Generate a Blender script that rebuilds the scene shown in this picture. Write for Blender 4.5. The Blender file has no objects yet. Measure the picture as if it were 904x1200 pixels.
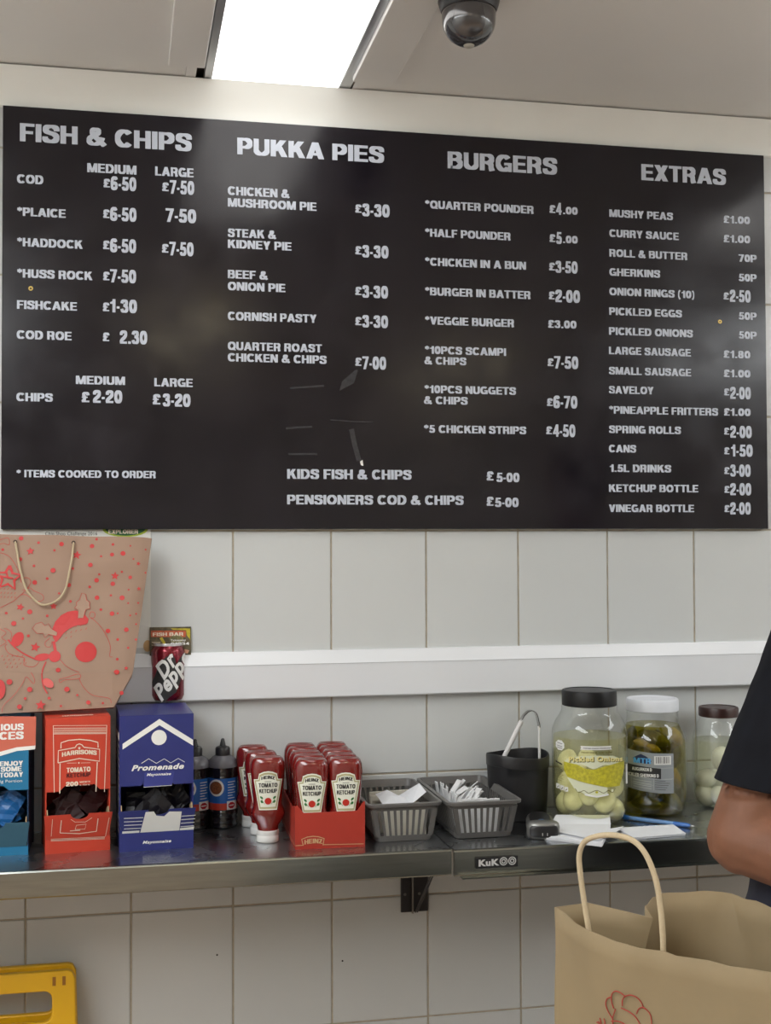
import bpy, bmesh, math, random
from mathutils import Vector, Matrix
random.seed(7)
PI = math.pi
SC = bpy.context.scene
COL = SC.collection

# ------------------------------------------------------------------ camera
F_PX = 1462.93
CAM = Vector((-0.21473, -2.52363, -0.03286))
YAW, PITCH, ROLL = 0.206448, 0.027517, -0.003642
fwd = Vector((math.sin(YAW) * math.cos(PITCH), math.cos(YAW) * math.cos(PITCH), math.sin(PITCH)))
rgt = Vector((math.cos(YAW), -math.sin(YAW), 0))
upv = rgt.cross(fwd)
rr = math.cos(ROLL) * rgt + math.sin(ROLL) * upv
uu = -math.sin(ROLL) * rgt + math.cos(ROLL) * upv
cd = bpy.data.cameras.new('camera')
cam = bpy.data.objects.new('camera', cd); COL.objects.link(cam)
cam.matrix_world = Matrix(((rr.x, uu.x, -fwd.x, CAM.x), (rr.y, uu.y, -fwd.y, CAM.y), (rr.z, uu.z, -fwd.z, CAM.z), (0, 0, 0, 1)))
cd.sensor_fit = 'VERTICAL'; cd.sensor_height = 24.0; cd.lens = F_PX * 24.0 / 1200
cd.clip_start = 0.02; cd.clip_end = 50
SC.camera = cam
# ------------------------------------------------------------------ world, exposure, light levels
w = bpy.data.worlds.new('world'); SC.world = w; w.use_nodes = True
w.node_tree.nodes['Background'].inputs[0].default_value = (0.8, 0.85, 0.9, 1)
w.node_tree.nodes['Background'].inputs[1].default_value = 0.05
SC.view_settings.view_transform = 'Standard'; SC.view_settings.look = 'None'
SC.view_settings.exposure = -0.08; SC.view_settings.gamma = 1; SC.view_settings.use_curve_mapping = False
SC.cycles.use_denoising = True
SC.cycles.max_bounces = 10; SC.cycles.diffuse_bounces = 5; SC.cycles.transparent_max_bounces = 24
SC.cycles.caustics_reflective = False; SC.cycles.caustics_refractive = False
SC.cycles.sample_clamp_indirect = 4
PANEL_W = 3.6          # strength of the ceiling light diffusers
REAR_W = 3.0
FILL_W = 8.6  # strength of the added fill lamps
ROOM = dict(x0=-1.9, x1=3.2, y0=-5.2, zf=-1.49, zc=0.905)
SHZ = -0.582           # shelf top

# ------------------------------------------------------------------ pixel helpers (904x1200 frame)
def ray(px, py):
    return (rr * ((px - 452) / F_PX) + uu * ((600 - py) / F_PX) + fwd)
def onY(px, py, Y=0.0):
    d = ray(px, py); return CAM + d * ((Y - CAM.y) / d.y)
def onZ(px, py, Z):
    d = ray(px, py); return CAM + d * ((Z - CAM.z) / d.z)
def dist_scale(p):     # pixels per metre at a point
    return F_PX / (Vector(p) - CAM).dot(fwd)

class Plane:
    """a flat face in the world: origin, u (right), v (up), n (out)"""
    def __init__(s, o, u, v):
        s.o = Vector(o); s.u = Vector(u).normalized(); s.v = Vector(v).normalized(); s.n = s.u.cross(s.v)
    def uv(s, px, py):
        d = ray(px, py); t = (s.o - CAM).dot(s.n) / d.dot(s.n); q = CAM + d * t - s.o
        return (q.dot(s.u), q.dot(s.v))
    def at(s, u, v, h=0.0):
        return s.o + s.u * u + s.v * v + s.n * h

# ------------------------------------------------------------------ materials
MATS = {}
def mat(name, col, rough=0.5, metal=0.0, var=0.0, scale=20, bump=0.0, bscale=60, rvar=0.0, spec=0.5, emit=0, stretch=None, coat=0, sub=0, trans=0):
    if name in MATS: return MATS[name]
    m = bpy.data.materials.new(name); m.use_nodes = True; MATS[name] = m
    nt = m.node_tree; b = nt.nodes['Principled BSDF']
    c = (*col, 1)
    b.inputs['Base Color'].default_value = c; b.inputs['Roughness'].default_value = rough
    b.inputs['Metallic'].default_value = metal; b.inputs['Specular IOR Level'].default_value = spec
    if coat: b.inputs['Coat Weight'].default_value = coat; b.inputs['Coat Roughness'].default_value = 0.08
    if sub: b.inputs['Subsurface Weight'].default_value = sub; b.inputs['Subsurface Radius'].default_value = (0.01, 0.005, 0.003)
    if emit:
        b.inputs['Emission Color'].default_value = c; b.inputs['Emission Strength'].default_value = emit
    if var or bump or rvar:
        tc = nt.nodes.new('ShaderNodeTexCoord'); mp = nt.nodes.new('ShaderNodeMapping')
        nt.links.new(tc.outputs['Object'], mp.inputs[0])
        if stretch: mp.inputs['Scale'].default_value = stretch
        n = nt.nodes.new('ShaderNodeTexNoise'); n.inputs['Scale'].default_value = scale; n.inputs['Detail'].default_value = 5
        nt.links.new(mp.outputs[0], n.inputs['Vector'])
        if var:
            mr = nt.nodes.new('ShaderNodeMapRange'); mr.inputs[1].default_value = 0.3; mr.inputs[2].default_value = 0.7
            mr.inputs[3].default_value = 1 - var; mr.inputs[4].default_value = 1 + var
            nt.links.new(n.outputs[0], mr.inputs[0])
            vm = nt.nodes.new('ShaderNodeVectorMath'); vm.operation = 'SCALE'; vm.inputs[0].default_value = col
            nt.links.new(mr.outputs[0], vm.inputs['Scale']); nt.links.new(vm.outputs[0], b.inputs['Base Color'])
        if rvar:
            mr = nt.nodes.new('ShaderNodeMapRange'); mr.inputs[1].default_value = 0.35; mr.inputs[2].default_value = 0.7
            mr.inputs[3].default_value = rough; mr.inputs[4].default_value = rough + rvar
            nt.links.new(n.outputs[0], mr.inputs[0]); nt.links.new(mr.outputs[0], b.inputs['Roughness'])
        if bump:
            n2 = nt.nodes.new('ShaderNodeTexNoise'); n2.inputs['Scale'].default_value = bscale; n2.inputs['Detail'].default_value = 4
            nt.links.new(mp.outputs[0], n2.inputs['Vector'])
            bp = nt.nodes.new('ShaderNodeBump'); bp.inputs['Strength'].default_value = bump; bp.inputs['Distance'].default_value = 0.002
            nt.links.new(n2.outputs[0], bp.inputs['Height']); nt.links.new(bp.outputs[0], b.inputs['Normal'])
    return m

def glass_mat(name, tint=(1, 1, 1), diff=None, dw=0.0, rough=0.03, f0=0.04):
    """thin clear wall: tinted transparency, fresnel gloss, optional cloudy body"""
    if name in MATS: return MATS[name]
    m = bpy.data.materials.new(name); m.use_nodes = True; MATS[name] = m
    nt = m.node_tree; nt.nodes.clear()
    out = nt.nodes.new('ShaderNodeOutputMaterial'); tr = nt.nodes.new('ShaderNodeBsdfTransparent'); tr.inputs[0].default_value = (*tint, 1)
    body = tr.outputs[0]
    if dw:
        df = nt.nodes.new('ShaderNodeBsdfDiffuse'); df.inputs[0].default_value = (*diff, 1)
        tl = nt.nodes.new('ShaderNodeBsdfTranslucent'); tl.inputs[0].default_value = (*diff, 1)
        ad = nt.nodes.new('ShaderNodeMixShader'); ad.inputs[0].default_value = 0.5
        nt.links.new(df.outputs[0], ad.inputs[1]); nt.links.new(tl.outputs[0], ad.inputs[2])
        mx = nt.nodes.new('ShaderNodeMixShader'); mx.inputs[0].default_value = dw
        nt.links.new(body, mx.inputs[1]); nt.links.new(ad.outputs[0], mx.inputs[2]); body = mx.outputs[0]
    gl = nt.nodes.new('ShaderNodeBsdfGlossy'); gl.inputs['Roughness'].default_value = rough
    lw = nt.nodes.new('ShaderNodeLayerWeight'); lw.inputs[0].default_value = 0.5
    pw = nt.nodes.new('ShaderNodeMath'); pw.operation = 'POWER'; pw.inputs[1].default_value = 4.0
    ml = nt.nodes.new('ShaderNodeMath'); ml.operation = 'MULTIPLY_ADD'; ml.inputs[1].default_value = 0.75; ml.inputs[2].default_value = f0
    nt.links.new(lw.outputs['Facing'], pw.inputs[0]); nt.links.new(pw.outputs[0], ml.inputs[0])
    mx = nt.nodes.new('ShaderNodeMixShader')
    nt.links.new(ml.outputs[0], mx.inputs[0]); nt.links.new(body, mx.inputs[1]); nt.links.new(gl.outputs[0], mx.inputs[2])
    nt.links.new(mx.outputs[0], out.inputs[0])
    return m

TILE = mat('glazed_tile', (0.585, 0.605, 0.605), 0.2, var=0.02, scale=3, bump=0.04, bscale=6)
GROUT = mat('grout', (0.42, 0.37, 0.29), 0.9, var=0.15, scale=40)
PVC = mat('ceiling_plastic', (0.83, 0.82, 0.80), 0.4, var=0.03, scale=2, bump=0.05, bscale=4)
COVE = mat('cove_plastic', (0.76, 0.765, 0.73), 0.35, var=0.05, scale=4)
DARK = mat('dark_gap', (0.03, 0.025, 0.02), 0.8)
ALU = mat('aluminium', (0.62, 0.63, 0.64), 0.35, 0.9, var=0.06, scale=8)
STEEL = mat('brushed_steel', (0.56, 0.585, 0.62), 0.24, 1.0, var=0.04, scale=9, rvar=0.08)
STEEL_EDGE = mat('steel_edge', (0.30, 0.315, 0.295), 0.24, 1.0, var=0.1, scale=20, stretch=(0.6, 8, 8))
BOARD = mat('board_black', (0.0080, 0.0064, 0.0105), 0.13, var=0.2, scale=9, bump=0.02, bscale=12, rvar=0.12, spec=0.42)
VINYL = mat('white_vinyl', (0.50, 0.54, 0.62), 0.5)
RAILM = mat('rail_plastic', (0.74, 0.76, 0.79), 0.25, var=0.015, scale=5)
WHITE = mat('white_print', (0.82, 0.82, 0.80), 0.45)
PAPERW = mat('white_paper', (0.80, 0.82, 0.86), 0.7, var=0.02, scale=30)
BLACKP = mat('black_plastic', (0.018, 0.018, 0.020), 0.35)
BLACKPR = mat('black_print', (0.02, 0.02, 0.02), 0.5)
KRAFT = mat('kraft_paper', (0.255, 0.19, 0.105), 0.75, var=0.07, scale=14, bump=0.35, bscale=9)
KRAFT2 = mat('kraft_gift_paper', (0.315, 0.205, 0.145), 0.7, var=0.06, scale=9, bump=0.5, bscale=7)
TWINE = mat('paper_twine', (0.46, 0.37, 0.24), 0.8, bump=0.6, bscale=200)
REDPR = mat('red_print', (0.52, 0.030, 0.030), 0.55)
CARD = mat('raw_cardboard', (0.40, 0.29, 0.17), 0.85, var=0.1, scale=30)
YELLOW = mat('yellow_plastic', (0.76, 0.43, 0.01), 0.35, var=0.04, scale=10)

# ------------------------------------------------------------------ mesh helpers
MW = {}
def link(o): COL.objects.link(o); return o
def obj(name, src, m, parent=None, kind=None, world=False, smooth=False, auto=None):
    if isinstance(src, bmesh.types.BMesh):
        me = bpy.data.meshes.new(name); src.normal_update(); src.to_mesh(me); src.free()
    else: me = src
    if world and parent is not None:
        me.transform(MW[parent].inverted())
    ms = m if isinstance(m, (list, tuple)) else [m]
    me.materials.clear()
    for q in ms: me.materials.append(q)
    if smooth:
        me.polygons.foreach_set('use_smooth', [True] * len(me.polygons))
        if auto: me.set_sharp_from_angle(angle=math.radians(auto))
    o = bpy.data.objects.new(name, me); link(o)
    if parent is not None:
        o.parent = parent
        if parent in MW: MW[o] = MW[parent]
    if kind: o['kind'] = kind
    return o
def tag(o, label, cat, group=None):
    o['label'] = label; o['category'] = cat
    if group: o['group'] = group
    return o
def thing(name, label, cat, loc=(0, 0, 0), rz=0, group=None, M=None):
    o = bpy.data.objects.new(name, None); link(o); o.empty_display_size = 0.02
    T = M if M is not None else Matrix.Translation(Vector(loc)) @ Matrix.Rotation(rz, 4, 'Z')
    o.matrix_world = T; MW[o] = T
    return tag(o, label, cat, group)
def dup(root, M, label, group=None):
    r = root.copy(); link(r); r.matrix_world = M; MW[r] = M; r['label'] = label
    if group: r['group'] = group
    for ch in [c for c in COL.objects if c.parent == root]:
        c = ch.copy(); link(c); c.parent = r
        for g in [q for q in COL.objects if q.parent == ch]:
            d = g.copy(); link(d); d.parent = c
    return r
def struct(name, bm, m, parent=None, **k):
    return obj(name, bm, m, parent, kind=None if parent else 'structure', **k)

def box(bm, x0, x1, y0, y1, z0, z1, M=None):
    vs = [bm.verts.new((x, y, z)) for x in (x0, x1) for y in (y0, y1) for z in (z0, z1)]
    if M is not None:
        for v in vs: v.co = M @ v.co
    for f in ((0, 1, 3, 2), (4, 6, 7, 5), (0, 4, 5, 1), (2, 3, 7, 6), (0, 2, 6, 4), (1, 5, 7, 3)):
        bm.faces.new([vs[i] for i in f])
    return vs
def bx(*a, bevel=0, seg=2):
    bm = bmesh.new(); box(bm, *a)
    if bevel: bmesh.ops.bevel(bm, geom=bm.edges[:], offset=bevel, segments=seg, affect='EDGES', profile=0.5)
    return bm
def loft(bm, rings, closed=True, cap0=True, cap1=True):
    R = [[bm.verts.new(p) for p in r] for r in rings]
    n = len(R[0])
    for a, b in zip(R, R[1:]):
        for i in range(n if closed else n - 1):
            j = (i + 1) % n
            bm.faces.new((a[i], a[j], b[j], b[i]))
    if closed and cap0: bm.faces.new(list(reversed(R[0])))
    if closed and cap1: bm.faces.new(R[-1])
    return R
def sup(a, b, z, n=2.0, seg=28, cx=0, cy=0):
    r = []
    for i in range(seg):
        t = 2 * PI * i / seg; c, s = math.cos(t), math.sin(t)
        r.append((cx + a * math.copysign(abs(c) ** (2 / n), c), cy + b * math.copysign(abs(s) ** (2 / n), s), z))
    return r
def lathe(prof, seg=32, bm=None, cap0=True, cap1=True, cx=0, cy=0):
    bm = bm or bmesh.new()
    loft(bm, [sup(max(r, 1e-4), max(r, 1e-4), z, 2, seg, cx, cy) for r, z in prof], True, cap0, cap1)
    return bm
def tube(path, r, seg=10, bm=None, flat=1.0):
    bm = bm or bmesh.new(); P = [Vector(p) for p in path]; rings = []
    nrm = None
    for i, p in enumerate(P):
        t = (P[min(i + 1, len(P) - 1)] - P[max(i - 1, 0)]).normalized()
        if nrm is None:
            nrm = t.orthogonal().normalized()
        nrm = (nrm - t * nrm.dot(t)).normalized(); bn = t.cross(nrm)
        rad = r[i] if isinstance(r, (list, tuple)) else r
        rings.append([p + (nrm * math.cos(2 * PI * k / seg) + bn * math.sin(2 * PI * k / seg) * flat) * rad for k in range(seg)])
    loft(bm, rings); return bm
def smooth_path(pts, n=8):
    P = [Vector(p) for p in pts]; out = []
    for i in range(len(P) - 1):
        a, b, c, d = P[max(i - 1, 0)], P[i], P[i + 1], P[min(i + 2, len(P) - 1)]
        for k in range(n):
            t = k / n
            out.append(0.5 * ((2 * b) + (c - a) * t + (2 * a - 5 * b + 4 * c - d) * t * t + (3 * b - a - 3 * c + d) * t ** 3))
    out.append(P[-1]); return out
def plate(loops, thick, M=None, bevel=0.0):
    """extruded 2-D outline (first loop) with holes, lying in local XZ, from y=0 to y=thick"""
    cu = bpy.data.curves.new('outline', 'CURVE'); cu.dimensions = '2D'; cu.fill_mode = 'BOTH'
    cu.extrude = thick / 2 - bevel; cu.bevel_depth = bevel; cu.bevel_resolution = 2; cu.offset = -bevel
    for lp in loops:
        sp = cu.splines.new('POLY'); sp.points.add(len(lp) - 1)
        for q, (x, y) in zip(sp.points, lp): q.co = (x, y, 0, 1)
        sp.use_cyclic_u = True
    o = bpy.data.objects.new('outline', cu); link(o)
    bpy.context.view_layer.update()
    me = bpy.data.meshes.new_from_object(o.evaluated_get(bpy.context.evaluated_depsgraph_get()))
    bpy.data.objects.remove(o); bpy.data.curves.remove(cu)
    me.transform(Matrix.Translation((0, thick / 2, 0)) @ Matrix.Rotation(PI / 2, 4, 'X'))
    if M is not None: me.transform(M)
    bm = bmesh.new(); bm.from_mesh(me); bpy.data.meshes.remove(me)
    bmesh.ops.remove_doubles(bm, verts=bm.verts, dist=1e-6)
    return bm

# ------------------------------------------------------------------ lettering
_tc = {}
def glyphs(s, bold=0.028, shear=0.0):
    k = (s, bold, shear)
    if k in _tc: return _tc[k]
    cu = bpy.data.curves.new('lettering', 'FONT'); cu.body = s; cu.offset = bold; cu.shear = shear; cu.resolution_u = 3
    cu.space_character = 1.06 + bold
    o = bpy.data.objects.new('lettering', cu); link(o); bpy.context.view_layer.update()
    me = bpy.data.meshes.new_from_object(o.evaluated_get(bpy.context.evaluated_depsgraph_get()))
    vs = [(v.co.x, v.co.y) for v in me.vertices]; fs = [tuple(p.vertices) for p in me.polygons]
    bpy.data.objects.remove(o); bpy.data.curves.remove(cu); bpy.data.meshes.remove(me)
    _tc[k] = (vs, fs); return _tc[k]

def _arc(cx, cy, rx, ry, d0, d1, n=14):
    return [(cx + rx * math.cos(math.radians(d0 + (d1 - d0) * i / n)), cy + ry * math.sin(math.radians(d0 + (d1 - d0) * i / n))) for i in range(n + 1)]
def _rib(pts, wd=.19, sm=0):
    P = [Vector((x, y, 0)) for x, y in pts]
    if sm: P = smooth_path(P, sm)
    q = []
    for i, p in enumerate(P):
        t = P[min(i + 1, len(P) - 1)] - P[max(i - 1, 0)]; t.normalize(); k = abs(t.y) * wd + abs(t.x) * wd * .86
        n = Vector((-t.y, t.x, 0)) * k / 2; q.append(((p.x + n.x, p.y + n.y), (p.x - n.x, p.y - n.y)))
    return [(a[0], a[1], b[1], b[0]) for a, b in zip(q, q[1:])]
def _R(a, b, c, d): return [((a, b), (c, b), (c, d), (a, d))]
def _D(x0, y0, x1, y1, w_): return [((x0 - w_ / 2, y0), (x0 + w_ / 2, y0), (x1 + w_ / 2, y1), (x1 - w_ / 2, y1))]
def _bowl(xs, y1, y0, rx, x=.1): return _rib([(x, y1), (xs, y1)] + _arc(xs, (y0 + y1) / 2, rx, (y1 - y0) / 2, 90, -90) + [(xs, y0), (x, y0)], .19)
_ST = _R(0, 0, .2, 1)
_six = _rib(_arc(.3, .31, .205, .23, 0, 360)) + _rib([(.5, .76), (.43, .89), (.31, .915), (.17, .82), (.1, .58), (.098, .31)], .19, 4)
GL = {
 'A': (.80, _D(.11, 0, .39, 1, .23) + _D(.69, 0, .41, 1, .23) + _R(.2, .2, .6, .36)),
 'B': (.70, _ST + _bowl(.40, .915, .54, .16) + _bowl(.42, .54, .085, .18)),
 'C': (.74, _rib(_arc(.38, .5, .285, .415, 40, 320, 24))),
 'D': (.72, _ST + _bowl(.32, .915, .085, .30)),
 'E': (.62, _ST + _R(0, .83, .61, 1) + _R(0, .43, .57, .59) + _R(0, 0, .62, .17)),
 'F': (.58, _ST + _R(0, .83, .58, 1) + _R(0, .42, .52, .58)),
 'G': (.77, _rib(_arc(.38, .5, .285, .415, 42, 320, 24)) + _R(.42, .38, .76, .53) + _R(.61, .0, .76, .5)),
 'H': (.70, _ST + _R(.5, 0, .7, 1) + _R(.1, .42, .6, .59)), 'I': (.20, _ST),
 'J': (.54, _rib([(.44, 1), (.44, .3)] + _arc(.27, .27, .17, .185, 0, -180) + [(.1, .36)])),
 'K': (.74, _ST + _D(.16, .34, .56, 1, .26) + _D(.62, 0, .36, .62, .25)),
 'L': (.58, _ST + _R(0, 0, .58, .17)),
 'M': (.88, _R(0, 0, .19, 1) + _R(.69, 0, .88, 1) + _D(.44, 0, .15, 1, .2) + _D(.44, 0, .73, 1, .2)),
 'N': (.72, _R(0, 0, .2, 1) + _R(.52, 0, .72, 1) + _D(.60, 0, .12, 1, .24)),
 'O': (.80, _rib(_arc(.4, .5, .30, .415, 0, 360, 28))),
 'P': (.66, _ST + _bowl(.36, .915, .44, .20)),
 'Q': (.80, _rib(_arc(.4, .5, .30, .415, 0, 360, 28)) + _D(.76, -.03, .5, .28, .19)),
 'R': (.70, _ST + _bowl(.38, .915, .48, .19) + _rib([(.34, .48), (.47, .44), (.53, .34), (.545, .16), (.59, -.0)], .2, 4)),
 'S': (.67, _rib([(.585, .66), (.56, .82), (.46, .90), (.33, .915), (.18, .88), (.105, .74), (.17, .61), (.34, .54), (.50, .47), (.575, .33), (.53, .15), (.42, .09), (.32, .082), (.17, .115), (.095, .21), (.085, .34)], .19, 4)),
 'T': (.66, _R(0, .83, .66, 1) + _R(.23, 0, .43, 1)),
 'U': (.70, _rib([(.1, 1), (.1, .36)] + _arc(.35, .335, .25, .25, 180, 360) + [(.6, 1)])),
 'V': (.72, _D(.36, 0, .11, 1, .23) + _D(.36, 0, .61, 1, .23)),
 'W': (1.02, _D(.27, 0, .1, 1, .2) + _D(.27, 0, .51, 1, .2) + _D(.75, 0, .51, 1, .2) + _D(.75, 0, .92, 1, .2)),
 'X': (.70, _D(.12, 0, .58, 1, .25) + _D(.58, 0, .12, 1, .25)),
 'Y': (.70, _D(.35, .38, .12, 1, .24) + _D(.35, .38, .58, 1, .24) + _R(.25, 0, .45, .46)),
 'Z': (.60, _R(0, .83, .6, 1) + _R(0, 0, .6, .17) + _D(.13, .1, .47, .9, .26)),
 '&': (.80, _rib([(.76, .02), (.5, .32), (.28, .60), (.22, .76), (.28, .89), (.37, .92), (.47, .87), (.49, .76), (.42, .65), (.24, .52), (.12, .40), (.09, .25), (.18, .11), (.33, .08), (.48, .14), (.60, .29), (.66, .47)], .17, 4)),
 '0': (.60, _rib(_arc(.3, .5, .205, .415, 0, 360, 26))), '1': (.42, _R(.2, 0, .4, 1) + _D(.07, .70, .26, .84, .20) + _R(.02, .64, .3, .78)),
 '2': (.60, _rib([(.10, .64), (.13, .81), (.30, .915), (.46, .84), (.49, .68), (.40, .50), (.22, .34), (.12, .20), (.10, .08)], .19, 4) + _R(.02, 0, .58, .17)),
 '3': (.60, _rib([(.10, .70), (.15, .85), (.29, .915), (.43, .86), (.47, .73), (.40, .59), (.24, .54)], .18, 4) + _rib([(.24, .54), (.43, .48), (.50, .30), (.44, .13), (.30, .085), (.15, .13), (.09, .29)], .18, 4)),
 '4': (.62, _R(.34, 0, .53, 1) + _R(0, .21, .62, .37) + _D(.09, .3, .42, 1, .19)),
 '5': (.60, _R(.14, .83, .55, 1) + _D(.12, .44, .19, 1, .17) + _rib([(.12, .47), (.22, .57), (.34, .58), (.46, .48), (.50, .31), (.44, .14), (.29, .085), (.15, .13), (.09, .27)], .18, 4)),
 '6': (.60, _six), '9': (.60, [tuple((.6 - x, 1 - y) for x, y in f) for f in _six]),
 '7': (.58, _R(0, .83, .58, 1) + _D(.2, 0, .47, .9, .21)), '8': (.60, _rib(_arc(.3, .72, .175, .195, 0, 360, 20), .18) + _rib(_arc(.3, .295, .205, .215, 0, 360, 20), .18)),
 '.': (.24, _R(.02, 0, .22, .19)), '·': (.24, _R(.02, .30, .22, .47)), '-': (.3, _R(0, .34, .3, .5)),
 '*': (.40, _rib([(.2, .52), (.2, 1.04)], .12) + _rib([(-.02, .66), (.42, .90)], .13) + _rib([(.42, .66), (-.02, .90)], .13)),
 '(': (.32, _rib([(.26, 1.02), (.13, .8), (.09, .42), (.13, .05), (.26, -.18)], .15, 4)), ')': (.32, _rib([(.06, 1.02), (.19, .8), (.23, .42), (.19, .05), (.06, -.18)], .15, 4)),
 '£': (.62, _rib([(.52, .68), (.47, .85), (.34, .915), (.20, .84), (.17, .70), (.23, .52), (.22, .28), (.10, .08)], .19, 4) + _R(.04, 0, .60, .16) + _R(.03, .42, .46, .55)),
}
def grotesque(s, gap=.095, fat=.045):
    vs, fs, x = [], [], 0
    for ch in s:
        if ch == ' ': x += .34; continue
        w_, F = GL[ch]
        for f in F:
            for dx in ((0,) if ch in '*()' else (0, fat)):
                fs.append(tuple(range(len(vs), len(vs) + len(f)))); vs += [(x + a + dx, b) for a, b in f]
        x += w_ + gap
    return vs, fs
def capheight(bold):
    vs, _ = glyphs('H', bold); return max(v[1] for v in vs), min(v[1] for v in vs)
def text2d(s, u0, u1, v, cap, bold=0.028, shear=0.0, rot=0.0, arc=0.0):
    if all(ch in GL or ch == ' ' for ch in s): (vs, fs), hi, lo = grotesque(s), 1.0, 0.0
    else:
        vs, fs = glyphs(s, bold, shear); hi, lo = capheight(bold)
    x0 = min(p[0] for p in vs); x1 = max(p[0] for p in vs)
    sx = (u1 - u0) / (x1 - x0); sy = cap / (hi - lo); um = (u0 + u1) / 2
    out = []
    for x, y in vs:
        a, b = (x - x0) * sx, (y - lo) * sy
        if arc: q = (a / (u1 - u0) - 0.5) * 2; b += arc * (1 - q * q)
        if rot: a, b = a * math.cos(rot) - b * math.sin(rot), a * math.sin(rot) + b * math.cos(rot)
        out.append((u0 + a, v + b))
    return out, fs

class Print:
    """flat print gathered per colour, mapped by fn(u, v, h) on to a surface"""
    def __init__(s, fn, step=None):
        s.fn = fn; s.b = {}; s.step = step
    def _add(s, m, vs, fs, h):
        s.b.setdefault(m.name, []).append((vs, fs, h))
    def poly(s, m, pts, h=0.0005): s._add(m, list(pts), [tuple(range(len(pts)))], h)
    def rect(s, m, a, b, c, d, h=0.0005): s.poly(m, [(a, b), (c, b), (c, d), (a, d)], h)
    def ell(s, m, u, v, a, b=None, h=0.0005, n=24, rot=0):
        b = b or a; P = []
        for i in range(n):
            x, y = a * math.cos(2 * PI * i / n), b * math.sin(2 * PI * i / n)
            P.append((u + x * math.cos(rot) - y * math.sin(rot), v + x * math.sin(rot) + y * math.cos(rot)))
        s.poly(m, P, h)
    def star(s, m, u, v, r, rot=0.0, h=0.0005, inner=0.45):
        s.poly(m, [(u + (r if i % 2 == 0 else r * inner) * math.sin(rot + PI * i / 5), v + (r if i % 2 == 0 else r * inner) * math.cos(rot + PI * i / 5)) for i in range(10)], h)
    def line(s, m, pts, wd, h=0.0005, closed=False, smooth=0):
        P = [Vector((p[0], p[1], 0)) for p in pts]
        if closed: P.append(P[0])
        if smooth: P = smooth_path(P, smooth)
        vs, fs = [], []
        for i, p in enumerate(P):
            t = (P[min(i + 1, len(P) - 1)] - P[max(i - 1, 0)])
            if t.length < 1e-9: t = Vector((1, 0, 0))
            t.normalize(); n = Vector((-t.y, t.x, 0)) * wd / 2
            vs += [(p.x + n.x, p.y + n.y), (p.x - n.x, p.y - n.y)]
            if i: fs.append((2 * i - 2, 2 * i - 1, 2 * i + 1, 2 * i))
        s._add(m, vs, fs, h)
    def text(s, m, txt, u0, u1, v, cap, h=0.0006, **k):
        vs, fs = text2d(txt, u0, u1, v, cap, **k); s._add(m, vs, fs, h)
    def build(s, name, parent, world=False, only=None):
        o = None
        want = {'flap_print': ['flap'], 'side_print': ['side_panel'], 'top_print': ['top_panel'], 'front_print': ['front_panel'], 'tray_print': ['front_panel'], 'badge_lettering': ['maker_badge']}.get(name, ['panel', 'glass_body', 'body', 'paper_body', 'sheet', 'card'])
        for c in parent.children:
            if c.name.split('.')[0] in want: parent = c; break
        for mn, items in s.b.items():
            bm = bmesh.new()
            for vs, fs, h in items:
                V = [bm.verts.new((x, y, h)) for x, y in vs]
                if len(fs) > 1:
                    seen = set()
                    for k, f in enumerate(fs):
                        if seen.isdisjoint(f):
                            for i in f: V[i].co.z = h + 6e-6 * (k % 24)
                        seen.update(f)
                for f in fs:
                    try: bm.faces.new([V[i] for i in f])
                    except ValueError: pass
            if s.step:
                xs = [v.co.x for v in bm.verts]; lo, hi = min(xs), max(xs); k = math.ceil(lo / s.step)
                while k * s.step < hi:
                    bmesh.ops.bisect_plane(bm, geom=bm.verts[:] + bm.edges[:] + bm.faces[:], plane_co=(k * s.step, 0, 0), plane_no=(1, 0, 0)); k += 1
                ys = [v.co.y for v in bm.verts]; lo, hi = min(ys), max(ys); st = s.step * 1.5; k = math.ceil(lo / st)
                while k * st < hi:
                    bmesh.ops.bisect_plane(bm, geom=bm.verts[:] + bm.edges[:] + bm.faces[:], plane_co=(0, k * st, 0), plane_no=(0, 1, 0)); k += 1
            for v in bm.verts: v.co = s.fn(v.co.x, v.co.y, v.co.z)
            o = obj(name, bm, MATS[mn], parent, world=world)
        return o
class PxPrint(Print):
    """print laid on a flat face; the drawing is measured on the photograph (pixels)"""
    def __init__(s, plane):
        super().__init__(lambda u, v, h: plane.at(u, v, h)); s.P = plane
        o = plane.o; s.s = dist_scale(o)
    def q(s, pts): return [s.P.uv(*p) for p in pts]
    def ppoly(s, m, pts, h=0.0005): s.poly(m, s.q(pts), h)
    def prect(s, m, a, b, c, d, h=0.0005): s.ppoly(m, [(a, d), (c, d), (c, b), (a, b)], h)
    def pline(s, m, pts, wd, h=0.0005, **k): s.line(m, s.q(pts), wd / s.s, h, **k)
    def pell(s, m, x, y, a, b=None, h=0.0005, **k):
        u, v = s.P.uv(x, y); s.ell(m, u, v, a / s.s, (b or a) / s.s, h, **k)
    def pstar(s, m, x, y, r, rot=0, h=0.0005, **k):
        u, v = s.P.uv(x, y); s.star(m, u, v, r / s.s, rot, h, **k)
    def ptext(s, m, txt, x0, y, x1, cap, h=0.0006, dy=0, **k):
        a = s.P.uv(x0, y); b = s.P.uv(x1, y); c = s.P.uv(x0, y - cap)
        s.text(m, txt, a[0], b[0], a[1], c[1] - a[1], h, **k)

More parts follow.
